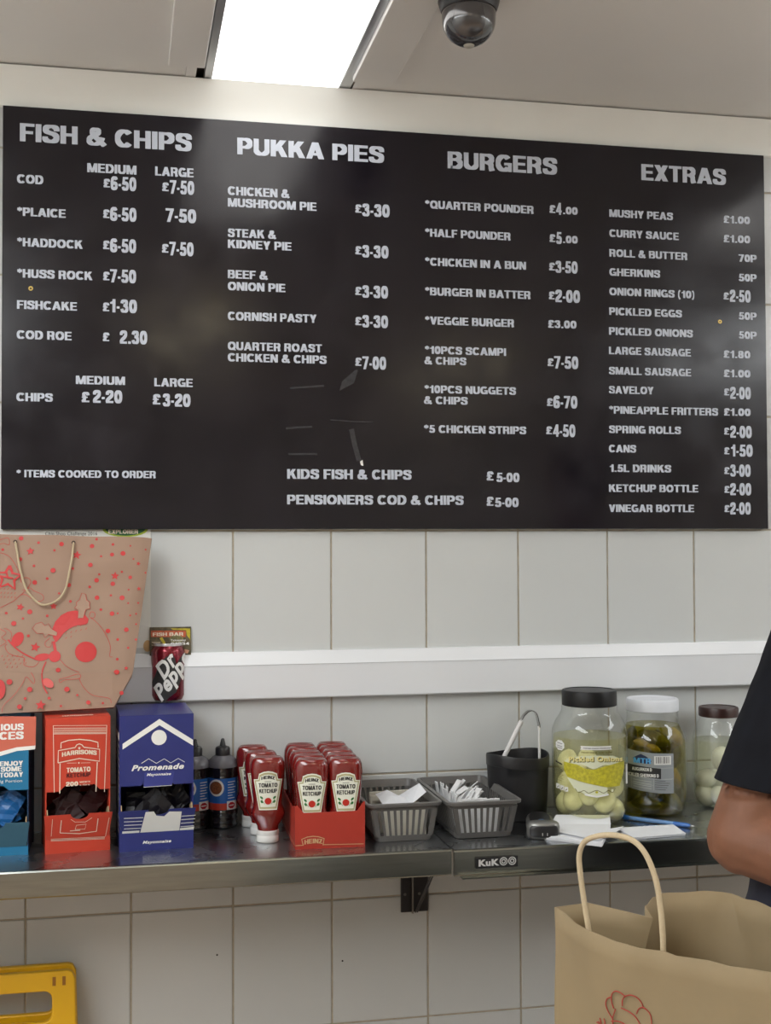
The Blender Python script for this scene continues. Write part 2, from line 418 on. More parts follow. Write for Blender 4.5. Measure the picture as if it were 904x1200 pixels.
# ================================================================== THE ROOM
R = ROOM
bm = bmesh.new(); box(bm, R['x0'], R['x1'], 0.0022, 0.12, R['zf'], R['zc'] + 0.02)
wall_back = struct('wall_back', bm, GROUT)
tb = bmesh.new(); box(tb, -0.0982, 0.0982, 0, 0.006, -0.1232, 0.1232)
bmesh.ops.bevel(tb, geom=tb.edges[:], offset=0.0012, segments=1, affect='EDGES')
tme = bpy.data.meshes.new('tile'); tb.to_mesh(tme); tb.free(); tme.materials.append(TILE)
for i in range(-9, 16):
    for j in range(-6, 4):
        x, z = 0.2 * i + 0.1, 0.25 * j + 0.125
        if x < R['x0'] + .1 or x > R['x1'] - .1: continue
        o = bpy.data.objects.new('tile', tme); link(o); o.parent = wall_back
        zz = max(z, R['zf'] + .1)
        o.location = (x, random.uniform(-.0003, .0003), z)
        o.rotation_euler = (random.uniform(-.002, .002), 0, random.uniform(-.003, .003))
PAINT = mat('painted_wall', (0.74, 0.73, 0.70), 0.6, var=0.03, scale=3)
struct('wall_left', bx(R['x0'] - .1, R['x0'], R['y0'], 0.1, R['zf'], R['zc'] + .02), PAINT)
struct('wall_right', bx(R['x1'], R['x1'] + .1, R['y0'], 0.1, R['zf'], R['zc'] + .02), PAINT)
struct('wall_front', bx(R['x0'], R['x1'], R['y0'] - .1, R['y0'], R['zf'], R['zc'] + .02), PAINT)
FLOORM = mat('quarry_floor', (0.50, 0.37, 0.27), 0.5, var=0.15, scale=6)
struct('floor', bx(R['x0'], R['x1'], R['y0'], 0.1, R['zf'] - .1, R['zf']), FLOORM)

# ceiling with the slot of the recessed light
LX0, LX1, LY = -0.0446, 0.2120, -1.02
SX0, SX1 = 1.43, 1.69
bm = bmesh.new()
zc = R['zc']
def ceil_rect(a, b, c, d): box(bm, a, b, c, d, zc, zc + .02)
ceil_rect(R['x0'], -0.098, R['y0'], 0.1)
ceil_rect(-0.098, 0.262, R['y0'], LY - .04)
ceil_rect(0.262, SX0 - .02, R['y0'], 0.1)
ceil_rect(SX0 - .02, SX1 + .02, R['y0'], -1.0)
ceil_rect(SX1 + .02, R['x1'], R['y0'], 0.1)
ceil_rect(-0.098, 0.262, LY - .04, LY - .0)
ceiling = struct('ceiling', bm, PVC)
obj('ceiling_gap', bx(-0.098, -0.060, LY, 0.0, zc + .012, zc + .03), DARK, ceiling)
obj('ceiling_gap', bx(0.236, 0.262, LY, 0.0, zc + .012, zc + .03), DARK, ceiling)
obj('filler_strip', bx(-0.0975, -0.0775, LY, -.003, zc - .002, zc + .012), PVC, ceiling)
obj('filler_strip', bx(0.2395, 0.262, LY, -.003, zc - .002, zc + .012), PVC, ceiling)
struct('trim_1', bx(-0.1335, -0.0640, -2.4, -0.113, zc - .013, zc - .0005, bevel=.002), PVC)
struct('trim_2', bx(0.2290, 0.3130, -2.4, -0.102, zc - .013, zc - .0005, bevel=.002), PVC)
# cove strip between ceiling and menu board
bm = bmesh.new(); pr = []
for k in range(9):
    t = k / 8; pr.append((-0.004 - 0.034 * t ** 1.6, 0.832 + 0.0695 * t))
pr = [(-0.0005, 0.829)] + pr + [(-0.0005, 0.9015)]
loft(bm, [[(x, a, b) for a, b in pr] for x in (R['x0'], R['x1'])])
bmesh.ops.recalc_face_normals(bm, faces=bm.faces)
struct('trim_3', bm, COVE, smooth=True, auto=40)
struct('crevice_shade', bx(R['x0'], R['x1'], -0.030, -0.001, 0.9018, 0.9048), DARK)  # dark strip drawn in for the shade of the crevice above the cove

EMIT = mat('lit_diffuser', (1.0, 0.985, 0.96), 0.5, emit=PANEL_W)
def panel_light(name, x0, x1, y0, y1, label, m, z=None, fr=0.016, group=None, drop=0.0):
    z = zc + .002 if z is None else z
    t = thing(name, label, 'ceiling light', ((x0 + x1) / 2, (y0 + y1) / 2, z), group=group)
    obj('diffuser', bx(x0, x1, y0, y1, z - drop, z + .004), m, t, world=True)
    for a, b in ((x0 - fr, x0), (x1, x1 + fr * (1.5 if fr > .01 else 1))):
        obj('frame_rail', bx(a, b, y0, y1, z - .004, z + .014, bevel=.001, seg=1), ALU, t, world=True)
    obj('frame_rail', bx(x0 - fr, x1 + fr, y0 - fr, y0, z - .004, z + .014, bevel=.001, seg=1), ALU, t, world=True)
    return t
panel_light('ceiling_light', LX0, LX1, LY, -.002, 'long glowing white ceiling light panel with aluminium edges above the menu board', EMIT)
panel_light('ceiling_light', SX0, SX1, -1.0, -.04, 'second ceiling light panel out of sight to the right of the menu board', EMIT, z=zc - .008)
WARM = mat('warm_diffuser', (1.0, 0.90, 0.66), 0.5, emit=REAR_W)
panel_light('ceiling_light', -0.12, 0.25, -3.2, -2.45, 'ceiling light panel behind the viewer, over the customer side', WARM, z=zc - .014, drop=.05)
panel_light('ceiling_light', 1.3, 1.7, -4.6, -3.5, 'warm ceiling light panel at the far rear of the room', WARM, z=zc - .014, drop=.05)

FILL = mat('fill_diffuser', (0.95, 0.985, 1.0), 0.5, emit=FILL_W)  # unseen lamps added to even out the room light and lift the ceiling
panel_light('ceiling_light', -1.60, -0.75, -3.2, -0.9, 'added wide fill light on the ceiling behind the viewer on the left side', FILL, z=zc - .014, drop=.07)
panel_light('ceiling_light', 2.35, 2.95, -3.2, -0.8, 'added wide fill light on the ceiling at the far right side of the room', FILL, z=zc - .014, drop=.07)
# dado rail (trunking)
bm = bmesh.new()
pr = [(0.0, -.2432), (-.006, -.2436), (-.0205, -.2685), (-.0205, -.3350), (-.019, -.3372), (0.0, -.3372)]
loft(bm, [[(x, a, b) for a, b in pr] for x in (R['x0'] + .002, 1.9)])
bmesh.ops.recalc_face_normals(bm, faces=bm.faces)
rail = struct('trim_5', bm, RAILM)
obj('lid_joint', bx(R['x0'] + .01, 1.89, -.0212, -.0200, -.2700, -.2690), mat('rail_joint', (.5, .52, .54), .5), rail)

# ================================================================== MENU BOARD
by = -0.014
BP = Plane((0.36, by, 0.4), (1, 0, 0), (0, 0, 1))
mb = thing('menu_board', 'large black wall menu board with white lettering and prices', 'menu board', (0.36, by, 0.0025))
obj('panel', bx(-0.4480, 1.1700, by, -0.001, 0.0028, 0.8290, bevel=.001, seg=1), BOARD, mb, world=True)
class BoardPrint(PxPrint): pass
def btext(txt, x0, y, x1, cap, bold=.05, name='lettering', **k):
    p = PxPrint(BP); p.ptext(VINYL, txt, x0, y, x1, cap, bold=bold, h=.0004, **k); return p.build(name, mb, world=True)
for a in [('FISH & CHIPS', 23.2, 165.4, 225, 21.2), ('MEDIUM', 102.2, 201.6, 160, 10.6), ('LARGE', 181.9, 205.6, 227, 10.6), ('COD', 19.9, 214.5, 50.8, 10.3),
          ('*PLAICE', 19.9, 252.7, 77, 10), ('*HADDOCK', 19.9, 288.4, 97.2, 10), ('*HUSS ROCK', 19.9, 325, 108.5, 10), ('FISHCAKE', 19.9, 361.8, 90.3, 10),
          ('COD ROE', 19.6, 397, 84, 10), ('MEDIUM', 88.9, 450, 146.7, 9.8), ('LARGE', 180.9, 452.7, 226, 9.8), ('CHIPS', 19.2, 470, 62, 9.8),
          ('* ITEMS COOKED TO ORDER', 19.2, 559.2, 182.9, 8.6),
          ('PUKKA PIES', 278.2, 180.8, 450.5, 19.6), ('CHICKEN &', 267.1, 228.3, 339.9, 10), ('MUSHROOM PIE', 267.1, 242, 371.1, 10),
          ('STEAK &', 267.1, 277.5, 324.1, 9.8), ('KIDNEY PIE', 267.1, 290.5, 341.8, 9.8), ('BEEF &', 267.1, 326, 314.4, 9.8), ('ONION PIE', 267.1, 340, 334.6, 9.8),
          ('CORNISH PASTY', 267.1, 375, 371.1, 9.8), ('QUARTER ROAST', 267.1, 410, 377.5, 9.6), ('CHICKEN & CHIPS', 267.1, 423.4, 383, 9.6),
          ('BURGERS', 524.8, 197.2, 653.3, 19.8), ('*QUARTER POUNDER', 498.2, 243.9, 625.8, 9.3), ('*HALF POUNDER', 498.2, 277, 598.8, 9.3),
          ('*CHICKEN IN A BUN', 498.2, 311, 616.7, 9.3), ('*BURGER IN BATTER', 498.2, 345.8, 622.2, 9.3), ('*VEGGIE BURGER', 498.2, 380, 602.9, 9.3),
          ('*10PCS SCAMPI', 498, 414.4, 593.3, 9), ('& CHIPS', 497.6, 426.8, 546.8, 9), ('*10PCS NUGGETS', 497.5, 460.4, 605, 9), ('& CHIPS', 497, 473.3, 548.4, 9),
          ('*5 CHICKEN STRIPS', 497, 507, 617, 9), ('KIDS FISH & CHIPS', 336.6, 561, 482.6, 11.4), ('PENSIONERS COD & CHIPS', 336.6, 591, 543.7, 11.2),
          ('EXTRAS', 752, 211, 851.2, 18.8), ('MUSHY PEAS', 714.4, 254.1, 789, 8.8), ('CURRY SAUCE', 714.4, 277.5, 795.8, 8.8), ('ROLL & BUTTER', 714.4, 300.6, 806, 8.8),
          ('GHERKINS', 714.4, 323, 774, 8.8), ('ONION RINGS (10)', 714.4, 345.8, 814, 8.8), ('PICKLED EGGS', 714.2, 369, 799.6, 8.8), ('PICKLED ONIONS', 714, 392.2, 812.4, 8.8),
          ('LARGE SAUSAGE', 713.9, 415, 810, 8.8), ('SMALL SAUSAGE', 713.9, 438.6, 810.3, 8.8), ('SAVELOY', 713.9, 461, 766.2, 8.8), ('*PINEAPPLE FRITTERS', 713.9, 484.6, 842, 8.8),
          ('SPRING ROLLS', 713.9, 507.4, 798.4, 8.8), ('CANS', 713.9, 530, 745.9, 8.8), ('1.5L DRINKS', 714.4, 553, 787, 8.8), ('KETCHUP BOTTLE', 713.9, 576.4, 818.6, 8.8),
          ('VINEGAR BOTTLE', 713.9, 600, 813.8, 8.8)]:
    btext(*a, bold=.05)
def price(pound, digits, small=None):
    p = PxPrint(BP)
    if pound: x0, y, h = pound; p.ptext(VINYL, '£', x0, y, x0 + h * .82, h, bold=.045)
    if digits: s, a, y, b, h = digits; p.ptext(VINYL, s, a, y, b, h, bold=.04)
    if small: s, a, y, b, h = small; p.ptext(VINYL, s, a, y, b, h, bold=.045)
    return p.build('price', mb, world=True)
D = '·'
for pr in [((121, 219.5, 10), ('6·50', 129.7, 222.6, 159.8, 16)), ((189.8, 223.8, 10), ('7·50', 199, 227, 227.7, 16)),
           ((120.5, 255.4, 10), ('6·50', 129, 258.6, 160, 16)), (None, ('7·50', 194.2, 260, 230, 16)),
           ((120.5, 291.9, 10), ('6·50', 129, 295.5, 159.6, 16)), ((189.5, 295.9, 10), ('7·50', 198.5, 299.2, 227, 16)),
           ((120.5, 328.4, 10), ('7·50', 129, 330.9, 159.6, 15.5)), ((120.2, 364.6, 10), ('1·30', 128.5, 366, 160.6, 15.6)), ((120.2, 399.7, 10), ('2.30', 140.4, 402.7, 172.6, 15.6)),
           ((95.3, 471.3, 12), ('2·20', 108.9, 472, 143.4, 15)), ((178.6, 473.9, 12), ('3·20', 190.5, 476.2, 223.4, 15)),
           ((416.2, 249.1, 9.5), ('3·30', 424.4, 253.3, 456.9, 14.8)), ((416.2, 298, 9.5), ('3·30', 424.4, 301.6, 455.5, 14.5)), ((416.2, 345.6, 9.5), ('3·30', 424.4, 348.8, 455, 14.5)),
           ((416.2, 381, 9.5), ('3·30', 424.4, 383.6, 455, 14.5)), ((416.2, 428.6, 9.5), ('7·00', 424.8, 432.6, 452.7, 15)),
           ((643.9, 249.4, 9), ('4', 651.9, 251.6, 658.6, 14), ('.00', 660.1, 250.9, 677.2, 8.6)), ((643.9, 283.5, 9), ('5', 651.9, 285.8, 658.6, 14), ('.00', 660.1, 284.7, 677.2, 8.6)),
           ((643.4, 316.8, 9), ('3·50', 651, 319.6, 677.2, 14)), ((643.1, 350.6, 9), ('2·00', 651, 354, 680, 14.5)), (None, None, ('£3.00', 642.3, 384, 675.8, 9)),
           ((641.7, 429, 9), ('7·50', 649.6, 431.8, 678, 14.6)), ((640.9, 475.7, 9), ('6·70', 648.6, 478.2, 676.9, 14.5)), ((640, 508.8, 9), ('4·50', 648.2, 511.8, 674.5, 14.5)),
           ((570.2, 563, 10.5), ('5·00', 581.9, 564.8, 609, 10.8)), ((570.2, 592.7, 10.5), ('5·00', 580, 594.2, 608, 11)),
           (None, None, ('£1.00', 848.1, 261.2, 879.2, 8.6)), (None, None, ('£1.00', 848.1, 283.7, 879.4, 8.6)), (None, None, ('70P', 865.9, 306.6, 887, 8.6)), (None, None, ('50P', 865.9, 329.4, 887, 8.6)),
           ((848, 350.8, 8), ('2·50', 855.6, 353.6, 880, 14)), (None, None, ('50P', 865.9, 374.4, 887, 8.6)), (None, None, ('50P', 865.9, 396.8, 887, 8.6)),
           (None, None, ('£1.80', 848.1, 419.2, 879.6, 8.6)), (None, None, ('£1.00', 848.2, 441.7, 879.8, 8.6)), ((848.6, 463.2, 8), ('2·00', 855.9, 467.4, 880.3, 14)),
           (None, None, ('£1.00', 848.4, 487, 880, 8.6)), ((848.6, 509.2, 8), ('2·00', 856, 513, 881.3, 14)), ((848.8, 532.3, 8), ('1·50', 856.6, 534.9, 882.5, 14)),
           ((848.8, 555.5, 8), ('3·00', 856, 558.4, 880, 14)), ((849, 577.5, 8), ('2·00', 856, 580.3, 880.8, 14)), ((849, 600, 8), ('2·00', 856, 602.8, 880.2, 14))]:
    price(*pr)
BRASS = mat('brass', (0.55, 0.38, 0.12), 0.35, 1.0)
for px, py in ((36, 338), (844, 377)):
    c = onY(px, py, by)
    b = lathe([(.0016, 0), (.0022, .0012), (.0042, .0012), (.0046, 0)], 16, cap0=False, cap1=False)
    b.transform(Matrix.Translation(c) @ Matrix.Rotation(PI / 2, 4, 'X'))
    obj('screw_cup', b, BRASS, mb, world=True)
p = PxPrint(BP); p.ppoly(WHITE, [(422, 541), (425, 539), (426, 546), (423, 545)]); p.build('paint_chip', mb, world=True)
# old tape residue left on the board
RESID = mat('tape_residue', (0.026, 0.025, 0.028), 0.7, var=0.5, scale=120)
p = PxPrint(BP)
p.pline(RESID, [(387, 492), (415, 494), (439, 494.5)], 1.2, h=.0002); p.pline(RESID, [(412, 503), (416, 522), (421, 540)], 6, h=.0002)
p.ppoly(RESID, [(401, 447), (416, 434), (420, 433), (415, 449), (398, 458)], .0002)
for a in ((340, 455, 380, 452), (335, 502, 366, 500), (338, 532, 372, 532)): p.pline(RESID, [a[:2], a[2:]], 2.2, h=.0002)
p.build('tape_residue', mb, world=True)

# ================================================================== DOME CAMERA
dc = thing('dome_camera', 'black smoked dome security camera on the ceiling right of the light', 'camera', (0.357, -0.5, zc))
obj('base_ring', lathe([(.030, 0), (.052, 0), (.053, -.012), (.049, -.026), (.047, -.030), (.020, -.030)], 40), BLACKP, dc, smooth=True, auto=40)
prof = [(.046, -.026), (.0462, -.036), (.0455, -.046)] + [(.0455 * math.cos(t), -.046 - .043 * math.sin(t)) for t in [k * PI / 2 / 10 for k in range(1, 10)]] + [(.0001, -.089)]
DOME = mat('smoked_dome', (0.035, 0.033, 0.036), 0.12, spec=.8, coat=.6)
obj('dome', lathe(prof, 40), DOME, dc, smooth=True)
obj('vent_cap', lathe([(.0095, -.0880), (.0085, -.0900), (.001, -.0905)], 16, cap0=False), mat('dome_cap', (.4, .38, .33), .5), dc, smooth=True)

# ================================================================== SHELVES
def shelf(name, x0, x1, yf0, yf1, label):
    t = thing(name, label, 'shelf', ((x0 + x1) / 2, -.15, SHZ))
    th = 0.003; h = 0.047
    bm = bmesh.new()
    loft(bm, [[(x0, -.001, SHZ - th), (x0, yf0, SHZ - th), (x0, yf0, SHZ), (x0, -.001, SHZ)], [(x1, -.001, SHZ - th), (x1, yf1, SHZ - th), (x1, yf1, SHZ), (x1, -.001, SHZ)]])
    bmesh.ops.recalc_face_normals(bm, faces=bm.faces)
    obj('top_sheet', bm, STEEL, t, world=True)
    bm = bmesh.new(); R_ = []
    for x, yf in ((x0, yf0), (x1, yf1)):
        R_.append([(x, yf + .004, SHZ - h), (x, yf - .001, SHZ - h), (x, yf - .004, SHZ - h + .003), (x, yf - .004, SHZ - .003), (x, yf - .0028, SHZ - .0004), (x, yf + .0005, SHZ + .0006), (x, yf + .004, SHZ + .0002)])
    loft(bm, R_); bmesh.ops.recalc_face_normals(bm, faces=bm.faces)
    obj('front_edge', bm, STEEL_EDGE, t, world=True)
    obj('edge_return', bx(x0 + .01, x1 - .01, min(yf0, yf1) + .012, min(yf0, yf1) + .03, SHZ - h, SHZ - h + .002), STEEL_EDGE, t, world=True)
    return t
yL0, yL1, yR0, yR1 = -.300, -.314, -.322, -.352
JX = .3745
jx = onZ(530.5, 996, SHZ).x
s1 = shelf('steel_shelf', -1.5, jx - .0012, -.287, -.3165, 'brushed steel wall shelf on the left, carrying the sauce boxes and ketchup')
s2 = shelf('steel_shelf', jx + .0016, 1.9, -.3255, -.362, 'brushed steel wall shelf on the right, carrying the big pickle jars')
def badge(sh, px0, py0, px1, py1, yf, full=True):
    a = onY(px0, py1, yf); b = onY(px1, py0, yf)
    obj('maker_badge', bx(a.x, b.x, yf - .0012, yf + .002, a.z, b.z, bevel=.0004, seg=1), BLACKP, sh, world=True)
    P = Plane((a.x, yf - .0012, a.z), (1, 0, 0), (0, 0, 1)); p = PxPrint(P)
    g = mat('silver_print', (.62, .63, .63), .4)
    W_, H_ = b.x - a.x, b.z - a.z
    p.text(g, 'KuK', W_ * .06, W_ * .55, H_ * .2, H_ * .62, bold=.05)
    for cu in (.655, .86):
        for r in (.34, .17):
            p.line(g, [(W_ * cu + H_ * r * math.cos(t), H_ * .56 + H_ * r * math.sin(t)) for t in [k * PI / 10 for k in range(21)]], H_ * .09)
    p.build('badge_lettering', sh, world=True)
badge(s2, 558, 1002.5, 607, 1018, -.3345)
badge(s1, -42, 1032, 8.5, 1047.5, -.2965)

# shelf bracket under the joint
br = thing('shelf_bracket', 'dark steel shelf bracket screwed to the tiles under the shelf joint', 'bracket', (.37, 0, SHZ - .1))
IRON = mat('dark_iron', (0.045, 0.043, 0.045), 0.45, 0.6)
q0 = onY(469.5, 1069, 0); q1 = onY(501.5, 1031, 0); qm = onY(483, 1050, 0)
for a, b in ((q0.x, qm.x - .0012), (qm.x + .0012, q1.x)):
    obj('wall_plate', bx(a, b, -.005, 0, q0.z, SHZ - .008, bevel=.002), IRON, br, world=True)
    c = Vector(((a + b) / 2 - .003, -.005, onY(480, 1047, 0).z))
    s_ = lathe([(.0030, 0), (.0027, .0015), (.001, .0018)], 12); s_.transform(Matrix.Translation(c) @ Matrix.Rotation(PI / 2, 4, 'X'))
    obj('screw', s_, mat('worn_screw', (.16, .15, .14), .5, .4), br, world=True)
obj('web_plate', bx(qm.x - .0012, qm.x + .0012, -.010, 0, q0.z - .002, SHZ - .006), mat('bare_steel', (.35, .33, .3), .5, .8), br, world=True)
for dx in (.006, .010):
    obj('diagonal_strut', tube([(qm.x + dx, -.006, q0.z + .0), (qm.x + dx + .002, -.235, SHZ - .012)], .0016, 8), IRON, br, world=True)
obj('top_arm', bx(qm.x - .02, qm.x + .022, -.28, -.005, SHZ - .008, SHZ - .004), IRON, br, world=True)
# second bracket far right holds the other end
# small marks on the tiles
for px, py in ((254.5, 1119), (401.5, 1126)):
    c = onY(px, py, 0); s_ = lathe([(.0012, 0), (.0019, .0005), (.001, .001)], 10); s_.transform(Matrix.Translation(c) @ Matrix.Rotation(PI / 2, 4, 'X'))
    obj('old_screw_hole', s_, DARK, wall_back)

# ================================================================== DISPENSER BOXES
def disp_box(name, label, loc, rz, W, Dp, H, m, mside, op0, op1, arch, base, flap_top, fn_front, fn_side=None, flapm=None, lean=.014, arch_w=(.3, .75), group=None):
    """open-front cardboard dispenser; local x right, y back, z up, front-left-bottom corner at origin"""
    t = thing(name, label, 'box', loc, rz, group)
    th = .0018
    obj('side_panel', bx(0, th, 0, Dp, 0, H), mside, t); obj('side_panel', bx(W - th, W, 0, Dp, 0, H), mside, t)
    obj('back_panel', bx(th, W - th, Dp - th, Dp, 0, H), m, t); obj('top_panel', bx(th, W - th, 0, Dp - th, H - th, H), m, t)
    obj('bottom_panel', bx(th, W - th, 0, Dp - th, 0, th), CARD, t)
    a0, a1 = arch_w[0] * W, arch_w[1] * W
    ol = [(0, op1), (a0 - .010, op1), (a0, arch), (a1, arch), (a1 + .010, op1), (W, op1), (W, H), (0, H)]
    obj('front_panel', plate([ol], th, Matrix.Translation((0, -.0004, 0))), m, t)
    obj('base_strip', bx(0, W, -.0004, th, 0, base), m, t)
    # flap, hinged on the base strip and leaning out
    n0, n1 = .38 * W, .66 * W; nd = .010
    fl = [(.003, base), (W - .003, base), (W + .003, flap_top), (n1, flap_top)] + [((n0 + n1) / 2 + (n1 - n0) / 2 * math.cos(k * PI / 8), flap_top - nd * math.sin(k * PI / 8)) for k in range(1, 8)] + [(n0, flap_top), (-.003, flap_top)]
    k = lean / (flap_top - base)
    Msh = Matrix(((1, 0, 0, 0), (0, 1, -k, -.0012 + k * base), (0, 0, 1, 0), (0, 0, 0, 1)))
    f = obj('flap', plate([fl], th, Msh), flapm or m, t)
    for x in (.0022, W - .0042):
        bmq = bmesh.new()
        v = [bmq.verts.new(q) for q in ((x, -lean + .001, flap_top), (x, 0.001, base + .002), (x, .035, base + .002), (x, .035, flap_top - .004), (x, .0, flap_top + .008))]
        bmq.faces.new(v); g = bmesh.ops.extrude_face_region(bmq, geom=bmq.faces[:]); bmesh.ops.translate(bmq, verts=[e for e in g['geom'] if isinstance(e, bmesh.types.BMVert)], vec=(.0016, 0, 0))
        bmesh.ops.recalc_face_normals(bmq, faces=bmq.faces)
        obj('inner_flap', bmq, CARD, t)
    obj('tray_floor', bx(.004, W - .004, .002, Dp - .01, base - .006, base - .004), CARD, t)
    M = MW[t]
    u = (M.to_3x3() @ Vector((1, 0, 0))); o = M @ Vector((0, -.0006, 0))
    P = Plane(o, u, (0, 0, 1)); p = PxPrint(P); fn_front(p); p.build('front_print', t, world=True)
    un = Vector((0, 1, -0)); vv = Vector((0, -k, 1)).normalized()
    Pf = Plane(M @ Vector((0, -.0016, base)), u, M.to_3x3() @ vv); pf = PxPrint(Pf)
    return t, pf, P
def sachets(t, W, Dp, base, top, m, name, label, group, n, tint=None):
    """little sachets in the box, each a thing of its own; returns list"""
    M = MW[t]
    for k in range(n):
        bm = bmesh.new(); w, h = .017, .027
        rings = []
        for v in range(7):
            q = v / 6; th = .0022 * math.sin(PI * q) + .0003
            rings.append([(-w, -th * .2, (q - .5) * 2 * h), (0, -th, (q - .5) * 2 * h), (w, -th * .2, (q - .5) * 2 * h), (w, th * .2, (q - .5) * 2 * h), (0, th, (q - .5) * 2 * h), (-w, th * .2, (q - .5) * 2 * h)])
        loft(bm, rings)
        for v in bm.verts: v.co += Vector((random.uniform(-.0015, .0015), random.uniform(-.0022, .0022), random.uniform(-.001, .001)))
        px = .026 + (W - .052) * random.random(); py = .026 + .013 * (k // 3) + random.uniform(0, .003); pz = base + .020 + random.uniform(0, max(top - base - .03, .005))
        T = Matrix.Translation((px, py, pz)) @ Matrix.Rotation(random.uniform(-.9, .9), 4, 'Y') @ Matrix.Rotation(random.uniform(-.35, -.1), 4, 'X')
        o = obj(name, bm, m); o.matrix_world = M @ T
        tag(o, label, 'sachet', group)

RED = mat('box_red', (0.56, 0.052, 0.025), 0.42, var=0.03)
CREAM = mat('cream_print', (0.80, 0.68, 0.55), 0.5)
def harr(p):
    c = lambda x, y: (x / 5.0, 820 + y / 5.0)
    L = lambda pts, w=.8: p.pline(CREAM, [c(*q) for q in pts], w)
    L([(272, 555), (312, 555)], .01)
    L([(318, 545), (312, 152), (626, 150), (612, 540)])
    for y in (165, 174, 183, 192): L([(316, y + 2), (622, y)], .6)
    L([(314, 200), (624, 198)], .7)
    L([(350, 548), (352, 372)], 1.1); L([(562, 538), (570, 365)], 1.1)
    L([(357, 285), (358, 252), (400, 238), (465, 232), (530, 238), (574, 250), (575, 280)], 1.1)
    L([(340, 370), (342, 298), (440, 280), (450, 264), (465, 258), (480, 264), (492, 278), (584, 290), (583, 360), (465, 344), (340, 370)], 1.1)
    p.ptext(CREAM, 'HARRISONS', 363 / 5, 820 + 335 / 5, 567 / 5, 5.2, bold=.06, arc=.003)
    p.pstar(CREAM, 465 / 5, 820 + 283 / 5, 2); p.pstar(CREAM, 462 / 5, 820 + 370 / 5, 1.4)
    L([(392, 371), (450, 370)], .4); L([(474, 370), (530, 369)], .4)
    p.ptext(CREAM, 'TOMATO', 390 / 5, 820 + 427 / 5, 531 / 5, 5.6, bold=.07)
    p.ptext(mat('dark_red_print', (.10, .01, .01), .5), 'KETCHUP', 390 / 5, 820 + 457 / 5, 530 / 5, 4.8, bold=.07)
    p.ptext(CREAM, '200', 386 / 5, 820 + 508 / 5, 458 / 5, 5.2, bold=.07)
    p.ptext(CREAM, 'SACHETS', 466 / 5, 820 + 487 / 5, 528 / 5, 1.8, bold=.02); p.ptext(CREAM, 'x 10g e', 466 / 5, 820 + 504 / 5, 525 / 5, 2.0, bold=.02)
bl = onZ(53, 1001.5, SHZ)
t, pf, P = disp_box('sachet_box', 'red ketchup sachet dispenser box, between the blue-and-coral box and the navy box', bl, .105, .114, .146, .2425, RED, RED,
                 .0, .1105, .1205, .026, .071, harr, lean=.012)
c = lambda x, y: (x / 5.0, 820 + y / 5.0)
for pts, w in (([(300, 800), (308, 700)], .6), ([(618, 800), (640, 690)], .6), ([(352, 780), (360, 706)], 1), ([(352, 780), (465, 784), (565, 770), (575, 695)], 1), ([(298, 822), (614, 808)], .6), ([(298, 828), (613, 814)], .6), ([(298, 816), (616, 802)], .5), ([(415, 700), (440, 716), (500, 716), (540, 690)], .6),
               ([(440, 760), (448, 735), (505, 728), (498, 757), (440, 760)], .6), ([(410, 768), (470, 764)], 1)):
    pf.pline(CREAM, [c(*q) for q in pts], w)
pf.build('flap_print', t, world=True)
DKS = mat('shaded_sachet', (0.022, 0.004, 0.005), 0.45, spec=.25)  # near-black red: the dimness of the box interior is put into the colour
sachets(t, .114, .146, .026, .10, DKS, 'ketchup_sachet', 'dark red ketchup sachet inside the red dispenser box', 'sachets in the red box', 12)
pt = PxPrint(Plane(MW[t] @ Vector((0, 0, .2427)), MW[t].to_3x3() @ Vector((1, 0, 0)), MW[t].to_3x3() @ Vector((0, 1, 0))))
pt.text(CREAM, 'HARRISONS', .03, .085, .012, .012, bold=.04); pt.build('top_print', t, world=True)

NAVY = mat('box_navy', (0.020, 0.028, 0.165), 0.38, var=0.05)
def prom(p):
    K = 4.138
    c = lambda x, y: (120 + x / K, 720 + y / K)
    def G(m, pts, h=.0005): p.ppoly(m, [c(*q) for q in pts], h)
    G(WHITE, [(98, 628), (277, 507), (277, 537), (98, 655)]); G(WHITE, [(277, 507), (440, 608), (440, 636), (277, 537)])
    p.pell(WHITE, *c(275, 597), 37 / K)
    p.ptext(WHITE, 'Promenade', *c(141, 760), c(396, 0)[0], 6.8, bold=.035, shear=.3, arc=.0)
    p.ptext(WHITE, 'Mayonnaise', *c(215, 784), c(333, 0)[0], 3.2, bold=.03, shear=.3)
    p.pline(WHITE, [c(*q) for q in ((190, 722), (225, 700), (262, 722), (300, 700), (332, 720), (368, 698), (400, 716))], .7)
    G(mat('navy_tab', (.035, .045, .24), .4), [(205, 768), (350, 760), (338, 826), (200, 836)], .0003)
    p.pline(WHITE, [c(*q) for q in ((200, 838), (338, 828))], .5)
    p.ptext(WHITE, 'Mayonnaise', *c(195, 1113), c(334, 0)[0], 3.6, bold=.03, shear=.3)
bl = onZ(140, 999, SHZ)
t, pf, P = disp_box('sachet_box', 'navy mayonnaise sachet dispenser box with white chevron, under the drink can', bl, .045, .1325, .166, .2445, NAVY, NAVY,
                 .0, .1175, .1265, .038, .076, prom, lean=.014, arch_w=(.36, .66))
K = 4.138; c = lambda x, y: (120 + x / K, 720 + y / K)
pf.ppoly(WHITE, [c(*q) for q in ((182, 1063), (210, 958), (250, 955), (262, 975), (300, 978), (325, 955), (385, 955), (372, 1053))])
for y in (985, 1002, 1019, 1036):
    pf.pline(WHITE, [c(105, y + 4), c(198 - (y - 985) * .2, y)], 1.0); pf.pline(WHITE, [c(384 - (y - 985) * .1, y - 7), c(452 - (y - 985) * .15, y - 12)], 1.0)
